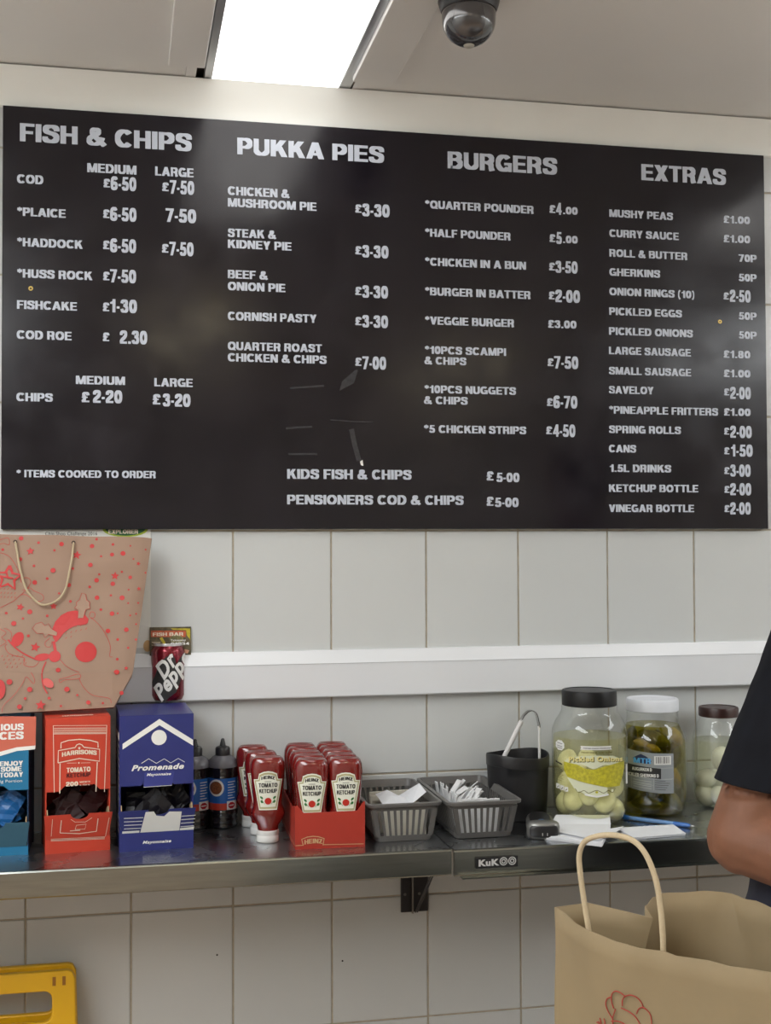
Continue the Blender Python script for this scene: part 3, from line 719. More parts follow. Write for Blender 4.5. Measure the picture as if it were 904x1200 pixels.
pf.ppoly(WHITE, [c(*q) for q in ((95, 1072), (97, 1052), (180, 1047), (178, 1066))]); pf.ppoly(WHITE, [c(*q) for q in ((374, 1053), (377, 1036), (446, 1028), (442, 1048))])
pf.build('flap_print', t, world=True)
prom_box = t
M = MW[t]
Ps = Plane(M @ Vector((-.0004, .166, 0)), M.to_3x3() @ Vector((0, -1, 0)), (0, 0, 1)); ps = PxPrint(Ps)
for k in range(15): ps.line(WHITE, [(.012, .200 - k * .0117 - .004), (.166, .200 - k * .0117)], .0022)
ps.poly(WHITE, [(.0, .202), (.166, .214), (.166, .2), (0, .19)]); ps.build('side_print', t, world=True)
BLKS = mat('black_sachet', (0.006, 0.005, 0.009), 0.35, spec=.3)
sachets(t, .1325, .166, .036, .105, BLKS, 'mayonnaise_sachet', 'dark mayonnaise sachet inside the navy dispenser box', 'sachets in the navy box', 12)

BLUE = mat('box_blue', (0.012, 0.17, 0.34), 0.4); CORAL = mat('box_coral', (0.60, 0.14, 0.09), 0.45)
def blue(p):
    K = 5.0; c = lambda x, y: (x / K, 820 + y / K)
    p.ppoly(CORAL, [c(*q) for q in ((-400, 95), (212, 98), (208, 282), (100, 285), (0, 308), (-400, 420))], .0003)
    p.ppoly(WHITE, [c(*q) for q in ((207, 268), (205, 290), (100, 300), (0, 330), (-120, 380), (-120, 352), (0, 305), (100, 278))], .0004)
    p.ptext(WHITE, 'DELICIOUS', *c(-160, 186), c(139, 0)[0], 7.6, bold=.05); p.ptext(WHITE, 'SAUCES', *c(-160, 240), c(139, 0)[0], 9, bold=.05)
    p.ptext(WHITE, 'ENJOY', *c(-2, 390), c(135, 0)[0], 5.6, bold=.03); p.ptext(WHITE, 'SOME', *c(4, 422), c(127, 0)[0], 5.6, bold=.0); p.ptext(WHITE, 'TODAY', *c(-2, 456), c(135, 0)[0], 5.6, bold=.03)
    p.ptext(WHITE, '10 x 14g Portion', *c(-90, 490), c(130, 0)[0], 3.2, bold=.0)
bl = onZ(33, 1001.5, SHZ) - Vector((.114, 0, 0))
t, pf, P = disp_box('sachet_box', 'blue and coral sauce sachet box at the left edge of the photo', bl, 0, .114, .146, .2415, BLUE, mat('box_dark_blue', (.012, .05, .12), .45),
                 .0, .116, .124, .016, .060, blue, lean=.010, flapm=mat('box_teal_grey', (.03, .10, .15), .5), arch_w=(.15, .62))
sachets(t, .114, .146, .014, .10, mat('blue_sachet', (.015, .13, .38), .3), 'sauce_sachet', 'bright blue sauce sachet inside the blue and coral box', 'sachets in the blue box', 14)

# ================================================================== DRINK CAN
ztop = SHZ + .2445
cp = onZ(195, 824, ztop); cc = Vector((cp.x + .004, cp.y + .030, ztop)); ang = -math.atan2(cc.x - CAM.x, cc.y - CAM.y)
can = thing('drink_can', 'dark red soft drink can with diagonal white lettering on the navy box', 'can', cc, ang)
r0 = .0330
CANR = mat('can_red', (0.20, 0.008, 0.020), 0.22, 0.6, coat=.5, var=.1, scale=60)
cs = .0
obj('body', lathe([(.0262, .002), (.0300, .006), (r0, .014), (r0, .100), (.0318, .104), (.0275, .1105)], 48, cap0=False, cap1=False), CANR, can, smooth=True)
obj('rim', lathe([(.0275, .1105), (.0272, .1125), (.0282, .1140), (.0278, .1152), (.0266, .1148), (.0262, .1120), (.001, .1120)], 48, cap0=False), mat('can_lid', (.80, .80, .82), .35, .5), can, smooth=True, auto=50)
obj('base', lathe([(.001, .004), (.022, .003), (.0245, 0), (.0256, 0), (.0264, .002), (.0290, .005)], 48, cap1=False), ALU, can, smooth=True)
tb_ = lathe([(.008, .1125), (.008, .1132)], 16); obj('pull_tab', tb_, ALU, can)
sc = 68.2 / .1152
def canmap(u, v, h):
    rr_ = r0 + h; uu_ = max(-rr_ * .999, min(rr_ * .999, u)); return Vector((uu_, -math.sqrt(rr_ * rr_ - uu_ * uu_), v))
K2 = 10.91
cu_ = lambda x, y: ((x - 337) / K2 / sc, (1090 - y) / K2 / sc)
p = Print(canmap, step=.0035)
p.poly(BLACKPR, [cu_(*q) for q in ((128, 850), (180, 740), (205, 640), (300, 520), (385, 460), (430, 540), (440, 600), (515, 500), (510, 720), (490, 840), (440, 960), (400, 985), (340, 1030), (290, 1075), (250, 1075), (180, 950))], .0002)
def slant(txt, x, y, x2, cap, rot):
    a = cu_(x, y); p.text(WHITE, txt, a[0], a[0] + x2 / K2 / sc, a[1], cap / K2 / sc, h=.0006, bold=.035, shear=.45, rot=math.radians(rot))
slant('Dr', 292, 805, 330, 195, 54)
slant('Pepper', 262, 1078, 800, 190, 54)
p.build('lettering', can)
# ================================================================== SAUCE BOTTLES
SAUCE = mat('brown_sauce', (0.012, 0.009, 0.010), 0.2, coat=.5); CLEARP = mat('milky_plastic', (.15, .15, .17), .25)
LBLUE = mat('label_blue', (.015, .13, .48), .35); LRED = mat('label_red', (.55, .045, .02), .4); LBROWN = mat('label_food', (.22, .07, .02), .5, var=.6, scale=300)
def sauce_bottle(px, py, label, fy):
    q = onZ(px, py, SHZ); cc = Vector((q.x, fy, SHZ)); ang = -math.atan2(cc.x - CAM.x, cc.y - CAM.y)
    t = thing('sauce_bottle', label, 'bottle', cc, ang)
    kf = lambda P_: [(r * .985, z) for r, z in P_]
    pr = [(.024, 0), (.030, .003), (.030, .008), (.0285, .010), (.030, .0125), (.030, .018), (.0275, .0215), (.030, .026), (.0305, .032), (.0298, .034)]
    obj('body', lathe(kf(pr + [(.0288, .036), (.0288, .098), (.0295, .101), (.0302, .104), (.0290, .108), (.0300, .112), (.0302, .118)]), 40, cap1=False), SAUCE, t, smooth=True)
    obj('shoulder', lathe(kf([(.0302, .118), (.0300, .124), (.027, .131), (.0200, .137), (.014, .140), (.013, .145)]), 40, cap0=False), CLEARP, t, smooth=True)
    cap = obj('cap', lathe([(.0145, .139), (.0145, .153), (.0125, .156), (.006, .158), (.0035, .170), (.0022, .172), (.0005, .172)], 24), BLACKP, t, smooth=True, auto=35)
    for k in range(16):
        pass
    def mp(u, v, h):
        r = .0288 + h; u = max(-r * .999, min(r * .999, u)); return Vector((u, -math.sqrt(r * r - u * u), v))
    p = Print(mp, step=.006)
    p.rect(LBLUE, -.0285, .050, .0285, .098, .0002); p.rect(LRED, -.0285, .037, .0285, .050, .0002)
    p.ell(WHITE, -.012, .080, .0145, .0165, .0004); p.ell(LBROWN, -.013, .080, .0115, .0125, .0006)
    p.rect(WHITE, .008, .037, .026, .054, .0005)
    p.poly(mat('logo_red', (.4, .01, .02), .5), [(.017 + .0065 * math.cos(PI / 8 + k * PI / 4), .0455 + .0065 * math.sin(PI / 8 + k * PI / 4)) for k in range(8)], .0007)
    p.rect(WHITE, .0125, .0445, .0215, .0465, .0009)
    for k, wd in enumerate((.014, .011, .015, .012, .014, .009, .013)): p.rect(WHITE, .010, .090 - k * .0052, .010 + wd, .0915 - k * .0052, .0004)
    p.build('label', t)
    return t
sauce_bottle(262.5, 972, 'brown sauce squeeze bottle standing fully in view left of the ketchup', -.0375)
sauce_bottle(228.5, 969, 'brown sauce squeeze bottle half hidden behind the navy box', -.0345)

# ================================================================== KETCHUP BOTTLES
KET = mat('ketchup_red', (0.17, 0.008, 0.006), 0.16, coat=.7, spec=.6); KETTOP = mat('ketchup_top', (0.26, 0.03, 0.02), 0.12, coat=1, spec=.7)
GOLD = mat('label_gold', (.42, .40, .22), .4); CRM = mat('label_cream', (.80, .82, .72), .45); TOM = mat('tomato_red', (.50, .02, .01), .4); GRN = mat('leaf_green', (.02, .16, .03), .5)
KP = [(.0190, .018, 0.021, 2.0), (.0185, .017, .0225, 2), (.0200, .0175, .030, 2), (.0300, .0195, .046, 2.2), (.0318, .0205, .054, 2.4), (.0300, .0200, .060, 2.5), (.0270, .0190, .068, 2.6), (.0278, .0190, .080, 2.7), (.0295, .0193, .100, 2.8),
      (.0312, .0197, .120, 2.8), (.0322, .0200, .134, 2.7), (.0312, .0195, .146, 2.6), (.0280, .0175, .154, 2.6), (.0245, .0150, .1575, 2.6), (.0215, .0125, .1565, 2.6), (.0120, .006, .1540, 2.4), (.001, .0008, .1530, 2)]
def kb_at(z):
    for (a0, b0, z0, n0), (a1, b1, z1, n1) in zip(KP, KP[1:]):
        if z0 <= z <= z1: k = (z - z0) / (z1 - z0); return a0 + (a1 - a0) * k, b0 + (b1 - b0) * k, n0 + (n1 - n0) * k
    return KP[5][:2] + (2.6,)
def ketchup(M, label):
    t = thing('ketchup_bottle', label, 'bottle', group='upturned ketchup bottles', M=M)
    bm = bmesh.new(); loft(bm, [sup(a, b, z, n, 36) for a, b, z, n in KP]); obj('body', bm, KET, t, smooth=True)
    bm = bmesh.new(); loft(bm, [sup(a, b, z, n, 36) for a, b, z, n in [(.0188, .0175, 0, 2), (.0205, .0185, .001, 2), (.0210, .0190, .004, 2), (.0210, .0190, .0125, 2), (.0203, .0184, .0135, 2), (.0208, .0188, .0145, 2), (.0205, .0186, .0215, 2), (.0185, .017, .0225, 2)]])
    obj('cap', bm, WHITE, t, smooth=True, auto=40)
    def mp(u, v, h):
        a, b, n = kb_at(v); q = min(abs(u) / a, .985); return Vector((u, -(b * (1 - q ** n) ** (1 / n)) - h, v))
    p = Print(mp, step=.004)
    def shape(s):
        c_ = (0, .095); P_ = [(-.0165, .062), (.0165, .062), (.0265, .118), (.0185, .119), (.0170, .126), (.0165, .129), (.008, .1325), (0, .1335), (-.008, .1325), (-.0165, .129), (-.0170, .126), (-.0185, .119), (-.0265, .118)]
        return [(x * s, .097 + (y - .097) * s) for x, y in P_]
    p.poly(CRM, shape(1), .0006); p.poly(GOLD, shape(.94), .0009); p.poly(CRM, shape(.84), .0012)
    p.text(BLACKPR, 'HEINZ', -.0125, .0125, .1175, .0060, h=.0016, bold=.045, arc=.0022)
    p.text(BLACKPR, 'TOMATO', -.0175, .0175, .1040, .0078, h=.0016, bold=.03)
    p.text(BLACKPR, 'KETCHUP', -.0165, .0165, .0935, .0074, h=.0016, bold=.03)
    p.ell(TOM, 0, .0785, .0064, .0062, .0018)
    for sx in (-1, 1):
        p.ell(GRN, sx * .0115, .0775, .0030, .0020, .0017, rot=sx * .9); p.ell(GRN, sx * .0120, .0850, .0034, .0018, .0017, rot=sx * .7); p.line(GRN, [(sx * .006, .073), (sx * .011, .080), (sx * .0115, .087)], .0007, .0016)
    p.line(BLACKPR, [(-.006, .1145), (.006, .1145)], .0008, .0016)
    p.build('label', t)
    return t
q = onZ(313, 989, SHZ)
KR = -math.atan2(q.x - CAM.x, q.y - CAM.y) * .8
kx = q.x + .004
first = ketchup(Matrix.Translation((kx, -.183, SHZ)) @ Matrix.Rotation(KR, 4, 'Z'), 'upturned ketchup bottle on the shelf left of the red tray, frontmost of three')
def KM(x, y, z=SHZ, r=0.0): return Matrix.Translation((x, y, z)) @ Matrix.Rotation(r, 4, 'Z')
dup(first, KM(kx - .005, -.117, SHZ, KR + .02), 'upturned ketchup bottle on the shelf left of the red tray, middle one of three')
dup(first, KM(kx - .015, -.048, SHZ, KR - .02), 'upturned ketchup bottle on the shelf left of the red tray, rearmost of three')
# tray
tFL = onZ(346, 996, SHZ); tFR = onZ(428, 992, SHZ); TW = tFR.x - tFL.x
TRED = mat('tray_red', (.42, .035, .02), .5, var=.04, scale=30)
trt = thing('cardboard_tray', 'red cardboard tray holding two columns of upturned ketchup bottles', 'tray', (tFL.x, tFL.y, SHZ), math.atan2(tFR.y - tFL.y, TW))
TH, TD = .0655, .228
ol = [(0, 0), (TW, 0), (TW, TH + .017), (TW - .003, TH + .016), (TW - .014, TH), (.016, TH), (.004, TH + .014), (0, TH + .012)]
obj('front_panel', plate([ol], .002), TRED, trt)
obj('back_panel', bx(0, TW, TD - .002, TD, 0, TH), TRED, trt)
obj('base_panel', bx(.002, TW - .002, .002, TD - .002, 0, .0015), TRED, trt)
Msd = Matrix.Rotation(PI / 2, 4, 'Z')
for x in (.0022, TW):
    ol = [(.002, 0), (TD - .002, 0), (TD - .002, TH + .005), (.05, TH + .002), (.018, TH + .010), (.002, TH + .012)]
    obj('side_panel', plate([ol], .002, Matrix.Translation((x, 0, 0)) @ Msd), TRED, trt)
P = Plane(MW[trt] @ Vector((0, -.0002, 0)), MW[trt].to_3x3() @ Vector((1, 0, 0)), (0, 0, 1)); p = PxPrint(P)
TAN = mat('tray_gold', (.62, .38, .20), .5)
s53 = 5.318; c = lambda x, y: (270 + x / s53, 860 + y / s53)
p.pline(TAN, [c(405, 697), (0 + c(455, 696)[0], c(0, 694)[1])], .8); p.pline(TAN, [c(582, 690), c(832, 685)], .8)
p.pline(TAN, [c(x, y) for x, y in ((455, 696), (445, 657), (480, 643), (515, 638), (550, 641), (585, 652), (578, 694))], 1.0)
p.ptext(TAN, 'HEINZ', *c(462, 690), c(574, 0)[0], 5.4, bold=.06, arc=.0018); p.build('tray_print', trt, world=True)
P = Plane(MW[trt] @ Vector((-.0002, TD, 0)), MW[trt].to_3x3() @ Vector((0, -1, 0)), (0, 0, 1)); p = PxPrint(P)
p.line(TAN, [(.0, .008), (TD, .008)], .0014); p.build('tray_print', trt, world=True)
ordn = ['frontmost', 'second from the front', 'third from the front', 'fourth from the front', 'rearmost']
for cidx, (cx_, cname) in enumerate(((.0335, 'left'), (TW - .0325, 'right'))):
    for k in range(5):
        jx_, ja = random.uniform(-.0015, .0015), random.uniform(-.06, .06)
        M = MW[trt] @ Matrix.Translation((cx_ + (jx_ if 0 < k < 4 else 0), .0245 + k * .0443, .002 + (0 if k == 0 else random.uniform(0, .003)))) @ Matrix.Rotation(-.10 + ja * (k > 0), 4, 'Z')
        dup(first, M, 'upturned ketchup bottle in the red tray, %s in the %s column' % (ordn[k], cname))

# ================================================================== BASKETS
GREY = mat('grey_basket_plastic', (.135, .13, .125), .4, bump=.1, bscale=200)
def basket(label, bot, top, z0, H):
    """bot, top: (x0,x1,y0,y1) rectangles (world), y0 = front"""
    t = thing('plastic_basket', label, 'basket', ((bot[0] + bot[1]) / 2, (bot[2] + bot[3]) / 2, z0))
    def rr_ring(k, z, inset=0.0, rc=.012, n=5):
        x0, x1, y0, y1 = [b + (a - b) * k for a, b in zip(top, bot)]
        x0 += inset; x1 -= inset; y0 += inset; y1 -= inset; rc = max(rc - inset, .003); P_ = []
        for cx, cy, a0 in ((x1 - rc, y0 + rc, -PI / 2), (x1 - rc, y1 - rc, 0), (x0 + rc, y1 - rc, PI / 2), (x0 + rc, y0 + rc, PI)):
            for i in range(n): a = a0 + PI / 2 * i / (n - 1); P_.append((cx + rc * math.cos(a), cy + rc * math.sin(a), z))
        return P_
    bm = bmesh.new(); lo, hi = .011, H - .014
    # base band, rim band
    loft(bm, [rr_ring(0, z0 + .0005), rr_ring(lo / H, z0 + lo), rr_ring(lo / H, z0 + lo, .0022), rr_ring(0.02, z0 + .003, .0022)], cap0=True, cap1=True)
    obj('base', bm, GREY, t, world=True, smooth=True, auto=35)
    bm = bmesh.new()
    rings = [rr_ring(hi / H, z0 + hi, .0022), rr_ring(hi / H, z0 + hi), rr_ring(1 - .006 / H, z0 + H - .006), rr_ring(1, z0 + H - .006, -.005), rr_ring(1, z0 + H - .001, -.0058), rr_ring(1, z0 + H, -.004), rr_ring(1, z0 + H, .001), rr_ring(1, z0 + H - .004, .0022), rr_ring(hi / H, z0 + hi, .0022)]
    loft(bm, rings, cap0=False, cap1=False)
    bmesh.ops.recalc_face_normals(bm, faces=bm.faces); obj('rim', bm, GREY, t, world=True, smooth=True, auto=35)
    def P4(k, side, f):   # point on wall at height fraction k, along side fraction f, returns pos and inward dir
        x0, x1, y0, y1 = [b + (a - b) * k for a, b in zip(top, bot)]
        if side == 0: return Vector((x0 + (x1 - x0) * f, y0, z0 + k * H)), Vector((0, 1, 0)), Vector((1, 0, 0))
        if side == 1: return Vector((x1, y0 + (y1 - y0) * f, z0 + k * H)), Vector((-1, 0, 0)), Vector((0, 1, 0))
        if side == 2: return Vector((x0 + (x1 - x0) * f, y1, z0 + k * H)), Vector((0, -1, 0)), Vector((1, 0, 0))
        return Vector((x0, y0 + (y1 - y0) * f, z0 + k * H)), Vector((1, 0, 0)), Vector((0, 1, 0))
    for side in range(4):
        ln = (bot[1] - bot[0]) if side in (0, 2) else (bot[3] - bot[2])
        n = 9 if side in (0, 2) else 18
        e = .0085 / ln
        for i in range(n + 1):
            f = e + (1 - 2 * e) * i / n; hw = .0021 / ln
            if i in (0, n): f0, f1 = (0.02 if i == 0 else f - hw), (f + hw if i == 0 else .98)
            else: f0, f1 = f - hw, f + hw
            bm = bmesh.new(); vs = []
            for k in ((lo - .002) / H, (hi + .002) / H):
                for ff, ins in ((f0, .0003), (f1, .0003), (f1, .0023), (f0, .0023)):
                    p_, inn, al = P4(k, side, ff); vs.append(bm.verts.new(p_ + inn * ins))
            for q in ((0, 1, 2, 3), (4, 7, 6, 5), (0, 4, 5, 1), (1, 5, 6, 2), (2, 6, 7, 3), (3, 7, 4, 0)): bm.faces.new([vs[j] for j in q])
            bmesh.ops.recalc_face_normals(bm, faces=bm.faces)
            obj('slat', bm, GREY, t, world=True)
    return t
BH = .073
basket('grey slotted plastic basket on the left, holding loose papers', (.244, .352, -.238, -.030), (.228, .3635, -.250, -.011), SHZ, BH)
basket('grey slotted plastic basket on the right, holding many thin white sachets', (.396, .504, -.246, -.030), (.378, .5135, -.268, -.011), SHZ + .0005, BH)
# papers in the left basket
bm = bmesh.new()
pp = [[(.262, -.215, .064), (.29, -.215, .063), (.318, -.215, .064), (.348, -.205, .083)], [(.262, -.17, .069), (.29, -.17, .072), (.315, -.17, .066), (.344, -.165, .092)], [(.266, -.12, .066), (.29, -.12, .073), (.312, -.125, .062), (.338, -.13, .078)]]
V = [[bm.verts.new((x, y, SHZ + z)) for x, y, z in r] for r in pp]
for a, b in zip(V, V[1:]):
    for i in range(3): bm.faces.new((a[i], a[i + 1], b[i + 1], b[i]))
g = bmesh.ops.extrude_face_region(bm, geom=bm.faces[:]); bmesh.ops.translate(bm, verts=[e for e in g['geom'] if isinstance(e, bmesh.types.BMVert)], vec=(0, 0, -.0006))
bmesh.ops.recalc_face_normals(bm, faces=bm.faces)
tag(obj('crumpled_paper', bm, PAPERW), 'creased sheet of white paper on top of the left grey basket', 'paper')
for k in range(9):
    w_ = .042; x = .256 + random.uniform(0, .012); y = -.225 + k * .021
    b = bx(0, w_ * 2 + random.uniform(-.004, .002), 0, .0035, .004, .052 + random.uniform(0, .006), bevel=.0008, seg=1)
    o = obj('paper_packet', b, mat('packet_paper', (.66, .64, .56), .7)); o.location = (x, y, SHZ); o.rotation_euler = (random.uniform(-.15, .0), random.uniform(-.02, .02), random.uniform(-.04, .04))
    tag(o, 'pale paper packet standing upright inside the left grey basket', 'packet', 'packets in the left basket')
SPOT = mat('sachet_paper', (.74, .75, .76), .6, var=.05, scale=80)
for k in range(46):
    L_ = .068; b = bx(-L_ / 2, L_ / 2, -.0065, .0065, -.0010, .0010, bevel=.0006, seg=1)
    o = obj('paper_sachet', b, SPOT)
    fr = k < 28
    if k < 16:     # leaning against the front slats
        o.location = (.412 + .0045 * k + random.uniform(-.002, .002), -.226 + random.uniform(0, .006), SHZ + .036); o.rotation_euler = (0, PI / 2 + random.uniform(-.3, .1), PI / 2 + random.uniform(-.3, .3))
    elif k < 30:
        o.location = (.406 + random.uniform(0, .006), -.215 + (k - 16) * .012, SHZ + .040); o.rotation_euler = (random.uniform(-.2, .2), PI / 2 + random.uniform(-.25, .25), random.uniform(-.3, .3))
    else:
        o.location = (.435 + random.uniform(-.01, .03), -.20 + (k - 30) * .0085, SHZ + .046 + random.uniform(0, .008)); o.rotation_euler = (random.uniform(-.4, .4), random.uniform(-1.0, -.45), random.uniform(-.5, .5))
    tag(o, 'thin white paper sachet inside the right grey basket', 'sachet', 'sachets in the right basket')

# ================================================================== UTENSIL POT + TONGS
pc = Vector((onY(607, 900, -.082).x, -.082, SHZ))
pt_ = thing('utensil_pot', 'tall black plastic pot with a lipped rim beside the pickle jars', 'pot', pc)
PH = .128
def potring(r, z, bulge=0): return sup(r * 1.01, r * .98, z, 2.15, 48)
bm = bmesh.new()
def rim_z(i, z): return z + .0035 * math.sin(2 * PI * i / 48 * 2 + .6) if z > .1 else z
rings = []
for r, z in [(.052, 0), (.0560, .003), (.0585, .04), (.0605, .085), (.0615, .104), (.0628, .105), (.0632, .124), (.0620, PH), (.0592, PH), (.0580, .120), (.0570, .08), (.0520, .006)]:
    rings.append([(x, y, rim_z(i, zz)) for i, (x, y, zz) in enumerate(potring(r, z))])
loft(bm, rings); obj('body', bm, mat('pot_black', (.012, .012, .014), .42), pt_, smooth=True, auto=50)
tg = thing('tongs', 'upside-down steel tongs with white sleeved arms standing in the black pot', 'tongs', pc + Vector((0, 0, .004)))
ty = pc.y + .004
A = [onY(591, 892, ty), onY(611, 843, ty), onY(615, 837, ty), onY(622, 832.5, ty), onY(628, 836, ty), onY(631, 846, ty), onY(632, 852, ty)]
arch = smooth_path([tuple(v) for v in A[1:]], 6)
bm = bmesh.new(); rings = []
for i, p_ in enumerate(arch):
    t_ = (arch[min(i + 1, len(arch) - 1)] - arch[max(i - 1, 0)]).normalized(); n_ = t_.cross(Vector((0, 1, 0))).normalized()
    rings.append([p_ + Vector((0, -.007, 0)) + n_ * .0007, p_ + Vector((0, .007, 0)) + n_ * .0007, p_ + Vector((0, .007, 0)) - n_ * .0007, p_ + Vector((0, -.007, 0)) - n_ * .0007])
loft(bm, rings); bmesh.ops.recalc_face_normals(bm, faces=bm.faces)
obj('spring_arch', bm, mat('polished_steel', (.6, .6, .6), .2, 1), tg, world=True, smooth=True, auto=40)
WS = mat('white_sleeve', (.80, .80, .80), .4)
e0 = onY(611.5, 845, ty); e1 = e0 + (onY(591, 892, ty) - e0) * 1.75; e1.y += .02
obj('arm_sleeve', tube([e0, e0.lerp(e1, .5), e1], .0048, 12), WS, tg, world=True, smooth=True, auto=50)
f0 = onY(632, 851, ty); f1 = onY(632.5, 882, ty); f2 = f0 + (f1 - f0) * 2.6
obj('arm_sleeve', tube([f0, f0 + (f1 - f0) * .3, f1, f2], [.0035, .0025, .0028, .0028], 12), WS, tg, world=True, smooth=True, auto=50)

# ================================================================== CARD READER
q = onZ(618, 981, SHZ)
cr = thing('card_reader', 'small black and silver handheld scanner lying between basket and jars', 'scanner', (.563, -.247, SHZ), -.22)
SIL = mat('silver_plastic', (.24, .24, .23), .35, .5)
def pebble(a, b, z0, z1, n=2.6, y0=0, tilt=0):
    bm = bmesh.new(); rings = []
    H_ = z1 - z0
    for k, (s, z) in enumerate([(.75, 0), (.93, .08), (1, .3), (1, .7), (.94, .92), (.84, 1)]):
        rings.append([(x, y + y0, z0 + H_ * z + tilt * (y + y0)) for x, y, _ in sup(a * s, b * s, 0, n, 32)])
    loft(bm, rings); return bm
obj('body', pebble(.0265, .052, .001, .022, y0=.022, tilt=.1), SIL, cr, smooth=True, auto=50)
obj('head_bumper', pebble(.0310, .018, .0, .031, 2.4, y0=-.026), SIL, cr, smooth=True, auto=60)
bm = pebble(.0268, .006, .005, .026, 2.3, y0=-.0405); obj('scan_window', bm, BLACKP, cr, smooth=True, auto=60)
obj('keypad_face', pebble(.0205, .042, .018, .0245, y0=.026, tilt=.1), BLACKP, cr, smooth=True, auto=50)
obj('button', pebble(.006, .004, .0, .0285, y0=.004), mat('blue_button', (.12, .22, .40), .4), cr, smooth=True)
for x in (-.012, .012): obj('button', pebble(.0035, .003, .0, .0280, y0=.004), mat('grey_button', (.2, .21, .23), .4), cr, smooth=True)
for x in (-.004, .005): obj('scan_light', bx(x, x + .0015, -.0472, -.046, .009, .014), mat('pale_led', (.6, .6, .6), .4), cr)

# ================================================================== JARS
GLASS = glass_mat('jar_glass', (.985, .992, .985), f0=.06)
def pxz(cx, cy, py):      # height of a pixel row on a jar axis
    d = Vector((cx, cy, SHZ + .1)) - CAM
    return onY(452 + F_PX * d.dot(rr) / d.dot(fwd), py, cy).z - SHZ
def jar(label, X, Y, prof, lidr, lidz, lidm, brine, fill, name='pickle_jar', oval=1.0):
    cc = Vector((X, Y, SHZ)); ang = -math.atan2(cc.x - CAM.x, cc.y - CAM.y)
    t = thing(name, label, 'jar', cc, ang)
    obj('glass_body', lathe(prof, 48, cap1=False), GLASS, t, smooth=True)
    # brine with a flat top, just inside the glass
    bp = [(max(r - .003, .001), max(z, .004)) for r, z in prof if z < fill]
    def rad(z):
        for (r0_, z0_), (r1_, z1_) in zip(prof, prof[1:]):
            if z0_ <= z <= z1_: return r0_ + (r1_ - r0_) * (z - z0_) / max(z1_ - z0_, 1e-6)
    bp += [(rad(fill) - .003, fill)]
    obj('brine', lathe(bp, 48), brine, t, smooth=True, auto=60)
    a, b = lidz
    obj('lid', lathe([(lidr * .97, a), (lidr, a + .001), (lidr, b - .003), (lidr * .97, b), (lidr * .88, b + .0006), (lidr * .85, b - .0008), (.001, b - .0008)], 48), lidm, t, smooth=True, auto=35)
    return t, ang
# --- jar 1, pickled onions
j1 = Vector((onY(691.5, 900, -.142).x, -.142, SHZ))
h = lambda py: pxz(j1.x, j1.y, py)
pr1 = [(.052, .002), (.060, .003), (.068, .010), (.0725, .030), (.0755, .060), (.0755, h(862)), (.0745, h(853)), (.068, h(844)), (.0595, h(836)), (.0560, h(832)), (.0560, h(826))]
LIDB = mat('lid_black', (.008, .008, .008), .42, spec=.3); LIDW = mat('lid_white', (.72, .75, .80), .35)
BR1 = glass_mat('onion_brine', (.97, .96, .78), (.92, .90, .55), .13, f0=.01); BR2 = glass_mat('gherkin_brine', (.74, .68, .20), (.30, .27, .03), .08, f0=.01); BR3 = glass_mat('egg_brine', (.96, .96, .88), (.85, .86, .70), .14, f0=.01)
t1, a1 = jar('large glass jar with black lid of pickled onions, label in yellow and green', j1.x, j1.y, pr1, .0550, (h(826), h(808)), LIDB, BR1, h(861))
M1 = MW[t1]; s1_ = dist_scale(j1)
def jmap(R0, prof):
    def mp(u, v, hh):
        r = R0 + hh; u = max(-r * .998, min(r * .998, u)); return Vector((u, -math.sqrt(r * r - u * u), v))
    return mp
JX1 = 691.0; u_ = lambda px: (px - JX1) / s1_; v_ = lambda py: pxz(j1.x, j1.y - .05, py)
cj = lambda x, y: (u_(640 + x / 9.04), v_(860 + y / 9.04))
p = Print(jmap(.0757, pr1), step=.006)
LBG = glass_mat('clear_label_film', (.80, .84, .62), (.62, .66, .38), .35, rough=.2)
YEL = mat('label_yellow', (.52, .47, .03), .5, var=.25, scale=160); OLV = mat('label_olive', (.13, .12, .015), .5)
CRL = mat('label_pale', (.72, .74, .55), .5)
p.poly(CRL, [cj(*q) for q in ((205, 280), (260, 240), (380, 215), (520, 205), (700, 215), (800, 270), (815, 330), (620, 300), (500, 350), (380, 300), (200, 330))], .0004)
p.poly(YEL, [cj(*q) for q in ((195, 290), (330, 305), (400, 340), (470, 355), (520, 350), (620, 320), (812, 280), (815, 360), (795, 450), (765, 540), (640, 540), (500, 510), (360, 480), (230, 445), (195, 380))], .0006)
p.poly(CRL, [cj(*q) for q in ((225, 450), (360, 484), (500, 514), (640, 545), (640, 610), (560, 640), (420, 620), (300, 560))], .0005)
for dx, dy, m_, hh in ((6, 8, OLV, .0008), (0, 0, mat('label_gold_text', (.85, .76, .32), .5), .0011)):
    a_, b_ = cj(245 + dx, 280 + dy), cj(800 + dx, 0)
    p.text(m_, 'Pickled Onions', a_[0], b_[0], a_[1] - .0012, .0100, h=hh, bold=.075 if m_ is OLV else .04, arc=.0035)
p.poly(WHITE, [cj(*q) for q in ((365, 108), (685, 108), (675, 125), (688, 148), (362, 148), (375, 128))], .0006)
a_, b_ = cj(395, 135), cj(670, 0); p.text(BLACKPR, 'FRESH PACK PICKLES', a_[0], b_[0], a_[1], .0018, h=.0009, bold=.02)
a_, b_ = cj(370, 182), cj(692, 0); p.text(OLV, 'TRADITIONAL CHIP SHOP', a_[0], b_[0], a_[1], .0024, h=.0009, bold=.02)
p.poly(WHITE, [cj(155 + (44 + 5 * (k % 2)) * math.cos(k * PI / 8), 125 + (52 + 6 * (k % 2)) * math.sin(k * PI / 8)) for k in range(16)], .0006)
for y in (100, 130, 150): p.line(BLACKPR, [cj(125, y), cj(180, y + 8)], .0009, .0009)
